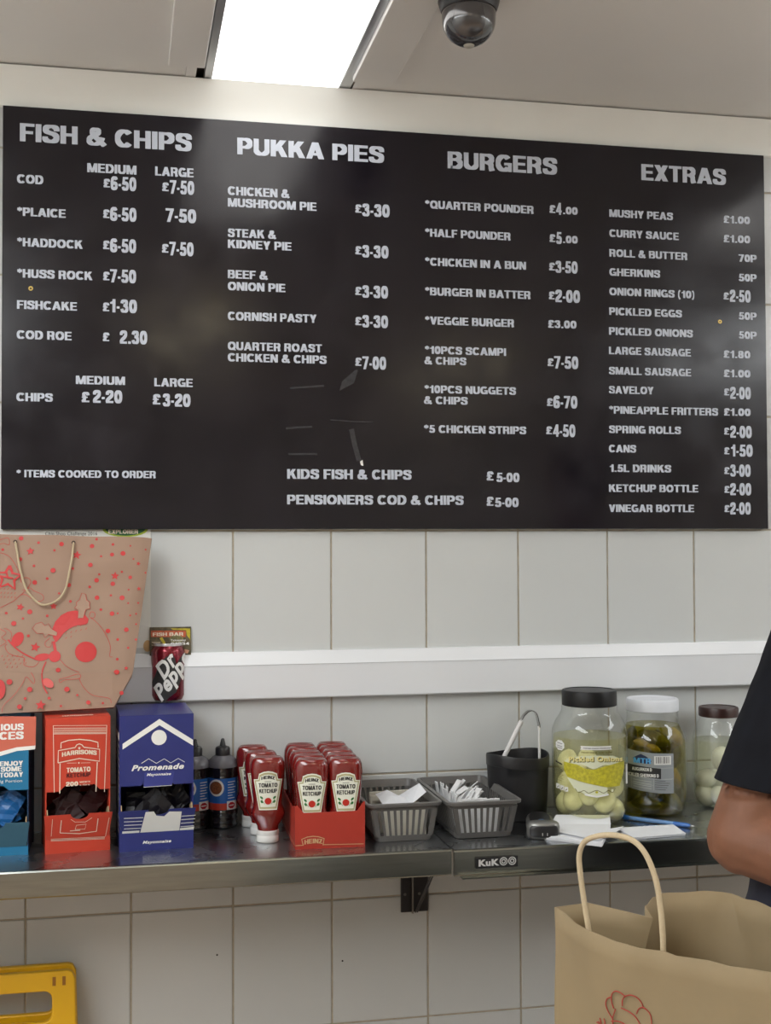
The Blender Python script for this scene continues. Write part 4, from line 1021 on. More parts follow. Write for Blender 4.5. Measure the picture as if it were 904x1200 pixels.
p.line(BLACKPR, [cj(108, 305), cj(176, 325)], .0028, .0007)
for k in range(8): p.line(OLV, [cj(110, 350 + k * 20), cj(165 + (k * 37) % 25, 362 + k * 20)], .0007, .0007)
for k in range(3): p.rect(WHITE, *cj(112 + k * 44, 590 + k * 8), *cj(150 + k * 44, 540 + k * 8), .0006); p.line(OLV, [cj(122 + k * 44, 580 + k * 8), cj(140 + k * 44, 560 + k * 8)], .0012, .0009)
p.poly(WHITE, [cj(*q) for q in ((410, 608), (530, 628), (648, 608), (655, 625), (530, 646), (405, 625))], .0007)
p.line(OLV, [cj(*q) for q in ((310, 560), (345, 600), (400, 575), (450, 600), (530, 570), (600, 600), (650, 575), (690, 600), (720, 560))], .0011, .0008, smooth=4)
p.ell(YEL, *cj(530, 590), .0028, .0022, .0009); p.ell(CRL, *cj(340, 580), .0022, .0028, .0009); p.ell(CRL, *cj(690, 580), .0022, .0028, .0009)
p.rect(WHITE, *cj(832, 540), *cj(850, 330), .0006)
p.build('label', t1)
ONI = mat('onion_flesh', (.86, .84, .60), .3, var=.10, scale=40, coat=.3); EGG = mat('egg_white', (.88, .88, .78), .35, var=.04, scale=20)
def onion(M, px, py, depth, r, jc, label, m, name, cat, group, sq=1.0, rot=0):
    """local jar frame: placed where its centre shows in the photograph"""
    bm = bmesh.new(); prof = []
    for k in range(11):
        a = -PI / 2 + PI * k / 10; prof.append((max(r * math.cos(a), .0003), r * sq * math.sin(a) * (1.08 if name == 'pickled_onion' and k > 8 else 1)))
    lathe(prof, 20, bm); o = obj(name, bm, m, smooth=True)
    s = dist_scale(jc); x_ = (px[0] - px[1]) / s; mr_ = {JX1: .0685}.get(px[1], .0525) - r; k_ = min(1, mr_ / max(math.hypot(x_, depth), 1e-6))
    q = M @ Vector((x_ * k_, depth * k_, max(onY(px[0], py, jc.y + depth).z - SHZ, r + .004)))
    o.matrix_world = Matrix.Translation(q) @ Matrix.Rotation(rot, 4, 'Y') @ Matrix.Rotation(rot * .7, 4, 'X')
    return tag(o, label, cat, group)
for (px, py, d, r, lab) in [(668, 940, -.042, .0215, 'pale pickled onion at the bottom left of the black-lidded jar'), (690, 930, -.048, .0215, 'pickled onion at the bottom centre, under the jar label'),
                            (711, 938, -.044, .0225, 'tall pickled onion at the bottom right of the black-lidded jar'), (655, 920, -.028, .021, 'pickled onion against the left wall of the black-lidded jar'),
                            (725, 920, -.020, .022, 'pickled onion against the right wall of the black-lidded jar'), (724, 947, -.012, .021, 'low pickled onion at the right rear of the black-lidded jar'),
                            (656, 943, .0, .020, 'low pickled onion at the left rear of the black-lidded jar')]:
    onion(M1, (px, JX1), py, d, r, j1, lab, ONI, 'pickled_onion', 'onion', 'pickled onions in the jar', 1.12, random.uniform(-.5, .5))
for k, (px, py, d) in enumerate([(676, 903, .0), (700, 900, .01), (716, 897, .005), (664, 893, .02), (688, 890, .03), (690, 945, .02), (706, 915, .035), (680, 920, .035)]):
    onion(M1, (px, JX1), py, d, .0205, j1, 'pickled onion in the middle of the black-lidded jar, behind its label', ONI, 'pickled_onion', 'onion', 'pickled onions in the jar', 1.1, random.uniform(-1, 1))
# --- jar 2, gherkins
j2 = Vector((.8575, -.095, SHZ)); h = lambda py: pxz(j2.x, j2.y, py)
pr2 = [(.050, .002), (.060, .003), (.066, .010), (.0690, .025), (.0695, h(875)), (.0690, h(866)), (.064, h(856)), (.057, h(849)), (.0530, h(843)), (.0525, h(838)), (.0525, h(832))]
t2, a2 = jar('large glass jar with white lid packed with green gherkins, grey label', j2.x, j2.y, pr2, .0535, (h(832), h(818)), LIDW, BR2, h(848))
M2 = MW[t2]; s2_ = dist_scale(j2); JX2 = 775.5
GHK = mat('gherkin_skin', (.085, .085, .014), .3, var=.5, scale=60, bump=.6, bscale=260, coat=.5); GHY = mat('gherkin_yellow', (.36, .27, .02), .3, var=.35, scale=50, coat=.5)
def gherkin(px, py, d, L_, r, rot, m, lab, group='gherkins in the jar'):
    bm = bmesh.new(); rings = []
    for k in range(13):
        t = k / 12; a = math.sin(PI * min(max(t, .012), .988)) ** .55 * r; bend = .004 * math.sin(PI * t)
        rings.append([(x + random.uniform(-.0004, .0004), y + bend, (t - .5) * L_) for x, y, _ in sup(a, a, 0, 2, 18)])
    loft(bm, rings); o = obj('gherkin', bm, m, smooth=True)
    x_ = (px - JX2) / s2_; mr_ = .0655 - r - abs(math.sin(rot)) * (L_ / 2 - r) * (.55 if abs(x_) < .02 else .8); k_ = min(1, max(mr_, .012) / max(math.hypot(x_, d), 1e-6))
    q = M2 @ Vector((x_ * k_, d * (k_ if abs(math.sin(rot)) < .8 else 1), onY(px, py, j2.y + d).z - SHZ))
    o.matrix_world = Matrix.Translation(q) @ Matrix.Rotation(a2, 4, 'Z') @ Matrix.Rotation(rot, 4, 'Y')
    tag(o, lab, 'gherkin', group)
for g_ in [(777, 865, -.042, .068, .0145, 1.95, GHK, 'dark green gherkin lying across the top of the white-lidded jar'), (806, 861, -.022, .042, .012, 2.6, GHY, 'yellow gherkin at the top right of the white-lidded jar'),
           (762, 872, -.047, .034, .009, 1.8, GHY, 'small yellow gherkin just above the left part of the grey label'), (776, 877, -.050, .030, .0085, 1.9, GHY, 'small yellow gherkin just above the middle of the grey label'),
           (745, 866, -.025, .050, .013, .3, GHK, 'dark gherkin at the top left of the white-lidded jar'), (805, 886, -.028, .050, .012, .25, GHK, 'dark gherkin standing right of the top of the grey label'),
           (804, 908, -.030, .050, .012, -.4, GHY, 'yellow gherkin standing right of the grey label'), (767, 943, -.044, .062, .0145, 1.65, GHK, 'large gherkin lying below the grey label'),
           (801, 935, -.028, .055, .013, -.7, GHK, 'gherkin slanting at the bottom right of the white-lidded jar'), (745, 930, -.030, .050, .013, .5, GHK, 'gherkin at the bottom left of the white-lidded jar')]:
    gherkin(*g_)
for k in range(22):
    d = random.uniform(-.02, .035); gherkin(752 + 47 * random.random(), 868 + (k * 4) % 76, d, .055, .013, random.uniform(-1.5, 1.5), GHK if k % 3 else GHY, 'gherkin packed in the middle of the white-lidded jar')
u2 = lambda px: (px - JX2) / s2_; v2 = lambda py: pxz(j2.x, j2.y - .05, py)
c2 = lambda x, y: (u2(740 + x / 11.3), v2(870 + y / 11.3))
p = Print(jmap(.0697, pr2), step=.006)
LG = mat('label_grey', (.30, .32, .33), .45); LGL = mat('label_line', (.55, .57, .58), .45)
p.poly(LG, [c2(*q) for q in ((-45, 70), (0, 78), (200, 105), (400, 122), (664, 128), (664, 655), (500, 650), (250, 625), (0, 590), (-45, 580))], .0003)
BLL = mat('logo_blue', (.10, .40, .80), .45)
p.poly(mat('logo_navy', (.01, .02, .08), .5), [c2(*q) for q in ((145, 200), (200, 165), (250, 140), (320, 170), (385, 225), (350, 265), (180, 258))], .0005)
a_, b_ = c2(155, 262), c2(380, 0); p.text(BLL, 'MTR', a_[0], b_[0], a_[1], .0105, h=.0008, bold=.08)
p.rect(WHITE, *c2(418, 275), *c2(632, 158), .0005)
for k, w_ in enumerate((2, 1, 3, 1, 2, 1, 1, 3, 1, 2, 1, 2)): p.rect(BLACKPR, *c2(440 + k * 14.5, 255), *c2(440 + k * 14.5 + w_ * 3.2, 170), .0008)
p.poly(BLACKPR, [c2(*q) for q in ((38, 278), (505, 325), (503, 462), (36, 418))], .0005)
a_, b_ = c2(135, 350), c2(388, 0); p.text(WHITE, 'AUGURKEN D', a_[0], b_[0], a_[1] - .0018, .0064, h=.0008, bold=.05)
a_, b_ = c2(60, 425), c2(475, 0); p.text(WHITE, 'PICKLED GHERKINS D', a_[0], b_[0], a_[1] - .0022, .0064, h=.0008, bold=.05)
for q in (((500, 318), (664, 318)), ((500, 462), (664, 462)), ((125, 445), (125, 590)), ((0, 430), (640, 470)), ((125, 520), (410, 545)), ((410, 460), (410, 610))): p.line(LGL, [c2(*e) for e in q], .0005, .0005)
for k in range(5): p.line(BLACKPR, [c2(425, 480 + k * 28), c2(560 + (k * 53) % 70, 492 + k * 28)], .0008, .0006)
for k in range(4): p.line(LGL, [c2(150, 480 + k * 30), c2(380, 500 + k * 30)], .0010, .0006)
p.build('label', t2)
# --- jar 3, eggs
j3 = Vector((1.0195, -.068, SHZ)); h = lambda py: pxz(j3.x, j3.y, py)
pr3 = [(.038, .002), (.050, .004), (.055, .014), (.0560, .03), (.0560, h(872)), (.0545, h(863)), (.0485, h(852)), (.0420, h(845)), (.0400, h(841)), (.0400, h(838))]
t3, a3 = jar('glass jar with dark red lid of pickled eggs, partly behind the arm', j3.x, j3.y, pr3, .0415, (h(839), h(828)), mat('lid_dark_red', (.035, .012, .010), .3, var=.3, scale=30), BR3, h(866))
M3 = MW[t3]; JX3 = 846.0
for (px, py, d, lab) in [(848, 888, -.028, 'pickled egg nearest the top of the dark-lidded jar'), (828, 914, -.022, 'large pickled egg half way up the left of the dark-lidded jar'), (826, 938, -.022, 'pickled egg at the bottom left of the dark-lidded jar'),
                         (848, 935, -.030, 'pickled egg at the bottom middle of the dark-lidded jar'), (858, 910, -.022, 'pickled egg half way up the dark-lidded jar, behind the sleeve'), (842, 915, .02, 'pickled egg at the rear of the dark-lidded jar')]:
    onion(M3, (px, JX3), py, d, .0195, j3, lab, EGG, 'pickled_egg', 'egg', 'pickled eggs in the jar', 1.25, random.uniform(-1.2, 1.2))

# ================================================================== PAPERS AND PEN
def sheet_stack(pts, z0, n, dz, label, name='order_pad', jitter=.001):
    P_ = [onZ(x, y, SHZ + z0 + n * dz) for x, y in pts]; c0 = sum(P_, Vector()) / len(P_)
    t = thing(name, label, 'paper', (c0.x, c0.y, SHZ + z0))
    for k in range(n):
        bm = bmesh.new(); jx_, jy_ = random.uniform(-jitter, jitter), random.uniform(-jitter, jitter)
        lo = [bm.verts.new((p_.x + jx_, p_.y + jy_, SHZ + z0 + k * dz + .0001)) for p_ in P_]; hi = [bm.verts.new((p_.x + jx_, p_.y + jy_, SHZ + z0 + (k + 1) * dz - .0001)) for p_ in P_]
        bm.faces.new(list(reversed(lo))); bm.faces.new(hi)
        for i in range(len(lo)): j = (i + 1) % len(lo); bm.faces.new((lo[i], lo[j], hi[j], hi[i]))
        bmesh.ops.recalc_face_normals(bm, faces=bm.faces); obj('sheet', bm, PAPERW, t, world=True)
    return t
op = sheet_stack([(638, 979), (706, 987.5), (716, 968), (649, 965)], .0004, 5, .0016, 'thick white order pad on the shelf in front of the onion jar')
def slip(pts, label, name='paper_slip'):
    P_ = [onZ(x, y, SHZ + z) for x, y, z in pts]; bm = bmesh.new()
    lo = [bm.verts.new(q) for q in P_]; hi = [bm.verts.new(q + Vector((0, 0, .0005))) for q in P_]
    n = len(P_); half = n // 2
    for L_, fl in ((lo, True), (hi, False)):
        for k in range(half - 1):
            f = (L_[k], L_[k + 1], L_[n - 2 - k], L_[n - 1 - k]); bm.faces.new(tuple(reversed(f)) if fl else f)
    for i in range(n): j = (i + 1) % n; bm.faces.new((lo[i], lo[j], hi[j], hi[i]))
    bmesh.ops.recalc_face_normals(bm, faces=bm.faces); return tag(obj(name, bm, PAPERW), label, 'paper')
slip([(640, 975, .0092), (646, 966, .0092), (652, 955, .020), (715, 955.5, .020), (716, 966, .0092), (714, 981, .0092)], 'white slip on top of the order pad, its rear edge lifted against the onion jar')
slip([(645, 973.5, .0104), (650, 970, .0104), (700, 974.0, .0104), (731, 968.5, .0070), (722, 976, .0104), (701, 985, .0104)], 'loose narrow white slip lying across the order pad')
sheet_stack([(743, 981.5), (804, 976.5), (789, 966), (722, 970)], .0004, 4, .0010, 'flat white order slips beside the blue pen', 'paper_slips')
zc_ = SHZ + .0048
p0, p1 = onZ(730, 957.5, zc_), onZ(800, 966.5, zc_); dr = (p1 - p0); Lp = dr.length
pen = thing('ballpoint_pen', 'blue ballpoint pen lying on the shelf in front of the gherkin jar', 'pen', M=Matrix.Translation((p0.x, p0.y, SHZ + .0048)) @ Vector((0, 0, 1)).rotation_difference(dr.normalized()).to_matrix().to_4x4())
PBL = mat('pen_blue', (.03, .16, .55), .3, coat=.3)
obj('barrel', lathe([(.0036, .012), (.0042, .014), (.0042, Lp * .86)], 14), mat('pen_pale_blue', (.16, .32, .62), .3), pen, smooth=True, auto=40)
obj('cap', lathe([(.0036, 0), (.0046, .001), (.0046, .014), (.0044, .015)], 14), PBL, pen, smooth=True, auto=40)
obj('grip', lathe([(.0043, Lp * .86), (.0046, Lp * .88), (.0046, Lp * 1.08), (.0030, Lp * 1.13)], 14), PBL, pen, smooth=True, auto=40)
obj('tip', lathe([(.0026, Lp * 1.13), (.0008, Lp * 1.19)], 12), ALU, pen, smooth=True)

# ================================================================== WALL PAPERS
POSTER = mat('poster_paper', (.74, .74, .70), .35)
a, b = onY(-60, 560, -.002), onY(176.5, 759, -.002)
po = thing('wall_poster', 'white laminated certificate on the tiles behind the patterned gift bag', 'poster', ((a.x + b.x) / 2, -.001, b.z))
obj('sheet', bx(a.x, b.x, -.0022, -.0012, b.z, a.z), POSTER, po, world=True)
p = PxPrint(Plane((a.x, -.0022, b.z), (1, 0, 0), (0, 0, 1)))
p.ptext(BLACKPR, 'Chip Shop Challenge 2016', 53, 627.4, 114, 4.2, bold=.0)
p.pell(mat('lime_print', (.35, .45, .03), .5), 147, 620, 27, 9.5); p.pell(mat('dark_green_print', (.01, .10, .03), .5), 147, 619, 24, 9, h=.0008)
p.ptext(CREAM, 'EXPLORER', 127, 625.5, 162, 5, bold=.03, h=.0011)
p.pell(mat('orange_smudge', (.55, .35, .16), .5), 173, 757, 5, 7); p.build('print', po, world=True)

cA = onY(175.5, 735, -.004); cB = onY(224, 767.5, -.010)
cdh = cA.z - cB.z
ca = thing('flyer_card', 'colourful small menu card propped on the rail behind the drink can', 'card', (cA.x, -.010, cB.z + .0))
cdm = mat('flyer_dark', (.10, .08, .04), .4, var=.6, scale=90)
pl = Plane((cA.x, -.0085, cB.z), (1, 0, 0), (0, .07, 1))
bmx = bmesh.new(); W_ = cB.x - cA.x
cs_ = [pl.at(0, 0), pl.at(W_, 0), pl.at(W_, cdh), pl.at(0, cdh)]; f_ = [bmx.verts.new(q) for q in cs_]; g_ = [bmx.verts.new(q - pl.n * .0006) for q in cs_]
bmx.faces.new(f_); bmx.faces.new(list(reversed(g_)))
for i in range(4): j = (i + 1) % 4; bmx.faces.new((f_[j], f_[i], g_[i], g_[j]))
obj('card', bmx, cdm, ca, world=True)
p = PxPrint(pl)
fr = mat('flyer_red', (.50, .10, .04), .4, var=.3, scale=200); fy = mat('flyer_yellow', (.55, .45, .03), .4, var=.3, scale=150); fg = mat('flyer_olive', (.20, .18, .07), .4, var=.5, scale=150)
p.prect(fr, 177, 739, 218, 746.5, .0003); p.ppoly(fy, [(200, 736.5), (223, 736.5), (223, 750), (219, 744), (218, 738.5), (203, 738)], .0004)
p.ptext(CREAM, 'FISH BAR', 179, 745.5, 215, 4, bold=.05); p.pell(fg, 207, 749, 8, 5, h=.0004)
p.ppoly(fy, [(187, 748), (190, 746.5), (194, 753), (193, 757)], .0004)
p.ptext(WHITE, 'Takeaway', 200, 751.5, 218, 2.4, bold=.02); p.ptext(WHITE, '01234', 200, 756, 222, 3, bold=.03)
p.pline(CREAM, [(178, 753), (188, 753)], .8); p.pline(CREAM, [(178, 756), (186, 756)], .8)
p.ppoly(mat('flyer_salmon', (.6, .3, .2), .4), [(214, 760), (222, 762), (220, 766), (215, 765)], .0004)
p.build('print', ca, world=True)

# ================================================================== GIFT BAG ON THE BOXES
# a folded paper carrier leaning back against the wall on top of the boxes
zb = SHZ + .2447
gb0 = onZ(60, 836, zb)         # bottom front line
yb_ = max(min(gb0.y, -.10), -.16)
GP = Plane((0, yb_, zb), (1, 0, 0), (0, .085 / .31, 1))
qb = [GP.uv(x, y) for x, y in ((-72, 842), (133, 829.5), (155.5, 791), (178, 631.5), (-78, 626))]
gb = thing('gift_bag', 'brown paper carrier bag with red festive print on top of the sachet boxes', 'bag', (GP.at(*GP.uv(50, 836))))
bm = bmesh.new()
fr_, bk_ = [], []
def gpt(x, y, h=0): u, v = GP.uv(x, y); return GP.at(u, v, h)
NX, NY = 26, 22
def bag_xy(i, j):
    s, t_ = i / NX, j / NY
    yl, yr = 626 + (842 - 626) * t_, 631.5 + (829.5 - 631.5) * t_
    y = yl + (yr - yl) * s
    xr = 178 - 22.5 * min(max((y - 631.5) / (791 - 631.5), 0), 1) - max(y - 791, 0) * .575
    return -75 + (xr + 75) * s, y
G = []
for j in range(NY + 1):
    row = []
    for i in range(NX + 1):
        x, y = bag_xy(i, j)
        cr_ = .0024 * math.sin(x * .075 + y * .03) * math.sin(y * .055 + 1) + .0040 * math.exp(-((y - 668 + .12 * (x - 90)) / 9) ** 2) * (1 if x > 20 else .4)
        fold = -.0045 * max(0, (y - 791) / 45)
        row.append(gpt(x, y, .010 + cr_ + fold if 0 < i < NX else .004))
    G.append(row)
Vf = [[bm.verts.new(p_) for p_ in r] for r in G]
Vb = [[bm.verts.new(p_ - GP.n * .012) for p_ in r] for r in G]
for j in range(NY):
    for i in range(NX):
        bm.faces.new((Vf[j][i], Vf[j + 1][i], Vf[j + 1][i + 1], Vf[j][i + 1]))
        bm.faces.new((Vb[j][i], Vb[j][i + 1], Vb[j + 1][i + 1], Vb[j + 1][i]))
for j in range(NY):
    bm.faces.new((Vf[j][0], Vb[j][0], Vb[j + 1][0], Vf[j + 1][0])); bm.faces.new((Vf[j][NX], Vf[j + 1][NX], Vb[j + 1][NX], Vb[j][NX]))
for i in range(NX):
    bm.faces.new((Vf[NY][i], Vb[NY][i], Vb[NY][i + 1], Vf[NY][i + 1])); bm.faces.new((Vf[0][i], Vf[0][i + 1], Vb[0][i + 1], Vb[0][i]))
bmesh.ops.recalc_face_normals(bm, faces=bm.faces)
obj('paper_body', bm, KRAFT2, gb, world=True, smooth=True, auto=50)
# folded-up base flap
bm = bmesh.new()
fl = [(-72, 790), (131, 790), (155, 791), (133.2, 829.8), (-72, 842)]
hs = [.0165, .0165, .0100, .0115, .0140]
lo_ = [bm.verts.new(gpt(x, y, h_ - .0035)) for (x, y), h_ in zip(fl, hs)]; hi_ = [bm.verts.new(gpt(x, y, h_)) for (x, y), h_ in zip(fl, hs)]
bm.faces.new((hi_[0], hi_[4], hi_[3], hi_[1])); bm.faces.new((hi_[1], hi_[3], hi_[2])); bm.faces.new((lo_[0], lo_[1], lo_[3], lo_[4])); bm.faces.new((lo_[1], lo_[2], lo_[3]))
for i in range(5): j = (i + 1) % 5; bm.faces.new((lo_[i], lo_[j], hi_[j], hi_[i]))
bmesh.ops.recalc_face_normals(bm, faces=bm.faces); obj('base_flap', bm, KRAFT2, gb, world=True)
hp = [gpt(18.5, 637.5, .013), gpt(21, 650, .017), gpt(25, 672, .020), gpt(32, 694, .020), gpt(45, 709, .020), gpt(55, 711.5, .020), gpt(68, 706, .020), gpt(77, 694, .020), gpt(82, 672, .020), gpt(85, 655, .017), gpt(86.5, 638.5, .013)]
obj('rope_handle', tube(smooth_path(hp, 6), .0021, 10), TWINE, gb, world=True, smooth=True)
for x, y in ((18.5, 637), (86.5, 638)):
    s_ = lathe([(.0020, 0), (.0036, .0008), (.0030, 0)], 14, cap0=False, cap1=False); T = Matrix.Translation(gpt(x, y, .0125)) @ Vector((0, 0, 1)).rotation_difference(GP.n).to_matrix().to_4x4(); s_.transform(T); obj('eyelet', s_, DARK, gb, world=True)
class BagPrint(PxPrint):
    def __init__(s):
        super().__init__(GP); s.step = .012
        def fn(u, v, h):
            q = GP.at(u, v); d = q - CAM; X = d.dot(rr) / d.dot(fwd) * F_PX + 452; Y = 600 - d.dot(uu) / d.dot(fwd) * F_PX
            cr_ = .0024 * math.sin(X * .075 + Y * .03) * math.sin(Y * .055 + 1) + .0040 * math.exp(-((Y - 668 + .12 * (X - 90)) / 9) ** 2) * (1 if X > 20 else .4)
            b = .010 + cr_ if Y < 789.5 else .0168 if X < 131 else .0130 + .004 * (155 - X) / 24
            return GP.at(u, v, b + .0010 + h * .3)
        s.fn = fn
p = BagPrint(); z1 = lambda x, y: (x / 3.767, 600 + y / 3.767)
for x, y, r in [(95, 122, 10), (172, 143, 6), (273, 149, 10), (242, 177, 5), (407, 156, 10), (427, 126, 6), (499, 151, 6), (543, 191, 11), (495, 196, 9), (447, 203, 5), (400, 242, 10), (236, 266, 11), (152, 245, 6), (210, 301, 6), (155, 317, 10),
                (427, 307, 10), (439, 282, 5), (498, 322, 10), (538, 271, 5), (575, 295, 8), (397, 336, 6), (306, 330, 9), (323, 258, 6), (429, 383, 10), (490, 373, 5), (539, 385, 11), (568, 350, 4), (262, 366, 5), (312, 401, 6), (133, 446, 11), (30, 452, 6),
                (63, 498, 11), (103, 476, 5), (210, 464, 6), (446, 436, 6), (495, 454, 10), (520, 453, 4), (575, 462, 4), (610, 408, 4), (566, 409, 4), (601, 455, 4), (477, 530, 10), (558, 524, 10), (520, 567, 6), (601, 500, 4), (600, 568, 5), (566, 604, 5),
                (127, 552, 6), (518, 654, 6), (258, 702, 10), (515, 712, 12), (134, 790, 11), (297, 789, 11), (89, 866, 10), (391, 847, 9), (343, 815, 5), (455, 850, 5), (219, 828, 6), (114, 830, 6), (271, 863, 5), (537, 805, 9), (91, 215, 9),
                (14, 172, 6), (642, 275, 4), (643, 172, 4), (576, 157, 4), (589, 216, 4), (45, 757, 12)]:
    p.pell(REDPR, *z1(x, y), r / 3.767, n=14)
for x, y, r in [(136, 180, 19), (340, 196, 21), (508, 288, 19), (611, 236, 10), (613, 346, 10), (91, 425, 18), (238, 422, 17), (157, 601, 22), (182, 859, 23), (557, 694, 10)]:
    p.pstar(REDPR, *z1(x, y), r / 3.767, random.uniform(-.3, .3))
so = [(40 + (55 if k % 2 == 0 else 27) * math.sin(.1 + PI * k / 5), 298 - (55 if k % 2 == 0 else 27) * math.cos(.1 + PI * k / 5)) for k in range(11)]
p.pline(REDPR, [z1(*q) for q in so], 3.0)
p.pline(REDPR, [z1(*q) for q in ((0, 290), (60, 300), (38, 300), (30, 270))], 2)
# red cap shape with two outlined sprigs, and a big red disc
def capband():
    up = [(232, 522), (245, 490), (270, 462), (300, 446), (335, 440), (370, 452), (392, 478), (388, 496), (372, 504)]
    dn = [(340, 506), (310, 518), (282, 540), (262, 566), (248, 580), (236, 560)]
    return up + dn
p.ppoly(REDPR, [z1(*q) for q in capband()])
p.pell(REDPR, *z1(243, 642), 25 / 3.767); p.pline(REDPR, [z1(*q) for q in ((238, 575), (246, 620))], 3.2)
p.pell(REDPR, *z1(380, 623), 46 / 3.767, 45 / 3.767)
for pts in ([(345, 472), (346, 440), (330, 430), (340, 418), (338, 405), (352, 395), (362, 365), (380, 370), (383, 395), (398, 404), (395, 418), (400, 432), (380, 436), (368, 474), (346, 476)],
            [(250, 552), (215, 545), (200, 560), (192, 540), (165, 542), (145, 520), (160, 500), (185, 492), (200, 508), (215, 498), (228, 520), (254, 536)]):
    p.pline(mat('sprig_kraft', (.35, .23, .165), .7), [z1(*q) for q in pts], .1); p.ppoly(mat('sprig_kraft', (.35, .23, .165), .7), [z1(*q) for q in pts], .0030); p.pline(REDPR, [z1(*q) for q in pts], .5, h=.0044)
for pts in ([(400, 470), (440, 505), (470, 550), (488, 600), (484, 640), (498, 644)], [(265, 655), (300, 690), (350, 712)], [(0, 185), (40, 200), (70, 240), (90, 290), (96, 318)], [(350, 740), (370, 780), (410, 815), (480, 828), (492, 850)],
            [(265, 745), (300, 736), (350, 722), (352, 742), (290, 748), (268, 760), (262, 745)], [(14, 890), (20, 860), (70, 810), (105, 760), (120, 735), (150, 765), (155, 745), (140, 715)], [(0, 130), (38, 120), (42, 150), (20, 145), (0, 148)],
            [(93, 372), (130, 340), (150, 352), (190, 372), (190, 395), (160, 398), (120, 372), (93, 372), (60, 400), (0, 430)], [(100, 300), (125, 298), (138, 315), (120, 345), (100, 350)], [(395, 470), (400, 448), (418, 450), (418, 470), (400, 476)],
            [(0, 520), (30, 540), (10, 560), (30, 580), (0, 600)], [(35, 590), (25, 600), (40, 628), (70, 640), (110, 650), (108, 680), (150, 688), (175, 665)], [(20, 520), (38, 525), (55, 545), (45, 575)], [(222, 560), (200, 580), (205, 598), (225, 598), (230, 575)]):
    p.pline(REDPR, [z1(*q) for q in pts], .5, smooth=4)
p.pline(REDPR, [z1(*q) for q in ((38, 570), (70, 605), (110, 632), (160, 655))], 1.5, smooth=3); p.pell(REDPR, *z1(80, 568), 6, 9, rot=-.5); p.pell(REDPR, *z1(188, 645), 8.5, 4.2, rot=.15)
p.pline(REDPR, [z1(*q) for q in ((205, 665), (190, 700), (188, 740), (196, 780), (212, 808))], 1.4, smooth=3); p.pell(mat('pink_print', (.62, .10, .09), .55), *z1(215, 762), 7, 4.5, rot=-.7)
p.pell(REDPR, *z1(2, 790), 24 / 3.767, 42 / 3.767)
for x, y in [(10 + 22 * (k % 5) + 7 * (k // 5), 645 + 16 * (k // 5)) for k in range(18)] + [(5 + 15 * (k % 5), 350 + 18 * (k // 5)) for k in range(15)] + [(290 + 22 * (k % 5), 525 + 20 * (k // 5) - 5 * (k % 5)) for k in range(12)]:
    p.pline(REDPR, [z1(x, y), z1(x + 6, y - 8)], .5)
# keep only what lies on the bag
p.build('print', gb, world=True)

# ================================================================== WET FLOOR SIGN (top shows)
def rrect(x0, y0, x1, y1, r, n=5):
    P_ = []
    for cx, cy, a0 in ((x1 - r, y1 - r, 0), (x0 + r, y1 - r, PI / 2), (x0 + r, y0 + r, PI), (x1 - r, y0 + r, 3 * PI / 2)):
        for i in range(n): a = a0 + PI / 2 * i / (n - 1); P_.append((cx + r * math.cos(a), cy + r * math.sin(a)))
    return P_
wx1 = -.3035; W_ = .27; ztop_ = -.8225; Hs = ztop_ - R['zf'] - .004
ws = thing('folding_sign', 'yellow plastic folding floor sign standing against the tiles below the shelf', 'floor sign', (wx1 - W_ / 2, -.06, R['zf']))
outl = [(-.155, 0), (-.14, 0), (-.13, .03), (.13, .03), (.14, 0), (.155, 0), (W_ / 2, Hs - .014), (W_ / 2 - .006, Hs - .003), (W_ / 2 - .014, Hs), (-W_ / 2 + .014, Hs), (-W_ / 2 + .006, Hs - .003), (-W_ / 2, Hs - .014)]
hx = W_ / 2 - .042
hole = [(x, y) for x, y in rrect(-hx, Hs - .092, hx, Hs - .036, .014)]
for sgn, yy, nm in ((1, -.085, 'front_leaf'), (-1, -.045, 'rear_leaf')):
    tl = -.10 if sgn == 1 else .03
    Mx = Matrix.Translation((0, yy + .06, 0)) @ Matrix(((1, 0, 0, 0), (0, 1, (.03 if sgn == 1 else -.02) / Hs, -.03 if sgn == 1 else .02), (0, 0, 1, 0), (0, 0, 0, 1)))
    bm = plate([outl, hole], .014, Mx, bevel=.003)
    lf = obj(nm, bm, YELLOW, ws)
    if sgn == 1:
        obj('hinge_boss', (lambda b: (b.transform(Mx @ Matrix.Translation((-.075, -.001, Hs - .016)) @ Matrix.Rotation(PI / 2, 4, 'X')), b)[1])(lathe([(.013, 0), (.013, .003), (.011, .004)], 20)), YELLOW, ws, smooth=True, auto=40)
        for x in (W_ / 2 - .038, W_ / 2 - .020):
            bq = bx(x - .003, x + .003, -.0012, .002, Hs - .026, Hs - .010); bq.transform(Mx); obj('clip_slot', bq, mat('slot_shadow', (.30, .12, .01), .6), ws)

# ================================================================== FRONT COUNTER (below the frame) AND TAKEAWAY BAG
ctz = -.765
ct = thing('serving_counter', 'added pale serving counter below the frame carrying the takeaway bag', 'counter', (.4, -1.5, R['zf']))
obj('worktop', bx(.05, 1.7, -1.85, -1.04, ctz - .03, ctz, bevel=.003), mat('counter_top', (.5, .5, .5), .3), ct, world=True)
obj('cabinet', bx(.07, 1.68, -1.80, -1.08, R['zf'], ctz - .03), mat('counter_front', (.10, .10, .11), .5), ct, world=True)  # unseen cabinet, made dark and short so the right shelf edges mirror it
RZ = -.44
rim = [(650, 1063, 0), (690, 1090.5, 0), (735, 1107.5, 0), (778, 1116, 0), (830, 1127, 0), (904, 1140, 0)]
Fp = [onZ(x, y, RZ) for x, y, _ in rim]
Fp = smooth_path(Fp, 3); d_ = (Fp[-1] - Fp[-2]).normalized(); Fp.append(Fp[-1] + d_ * .02)
FE = Fp[-1]
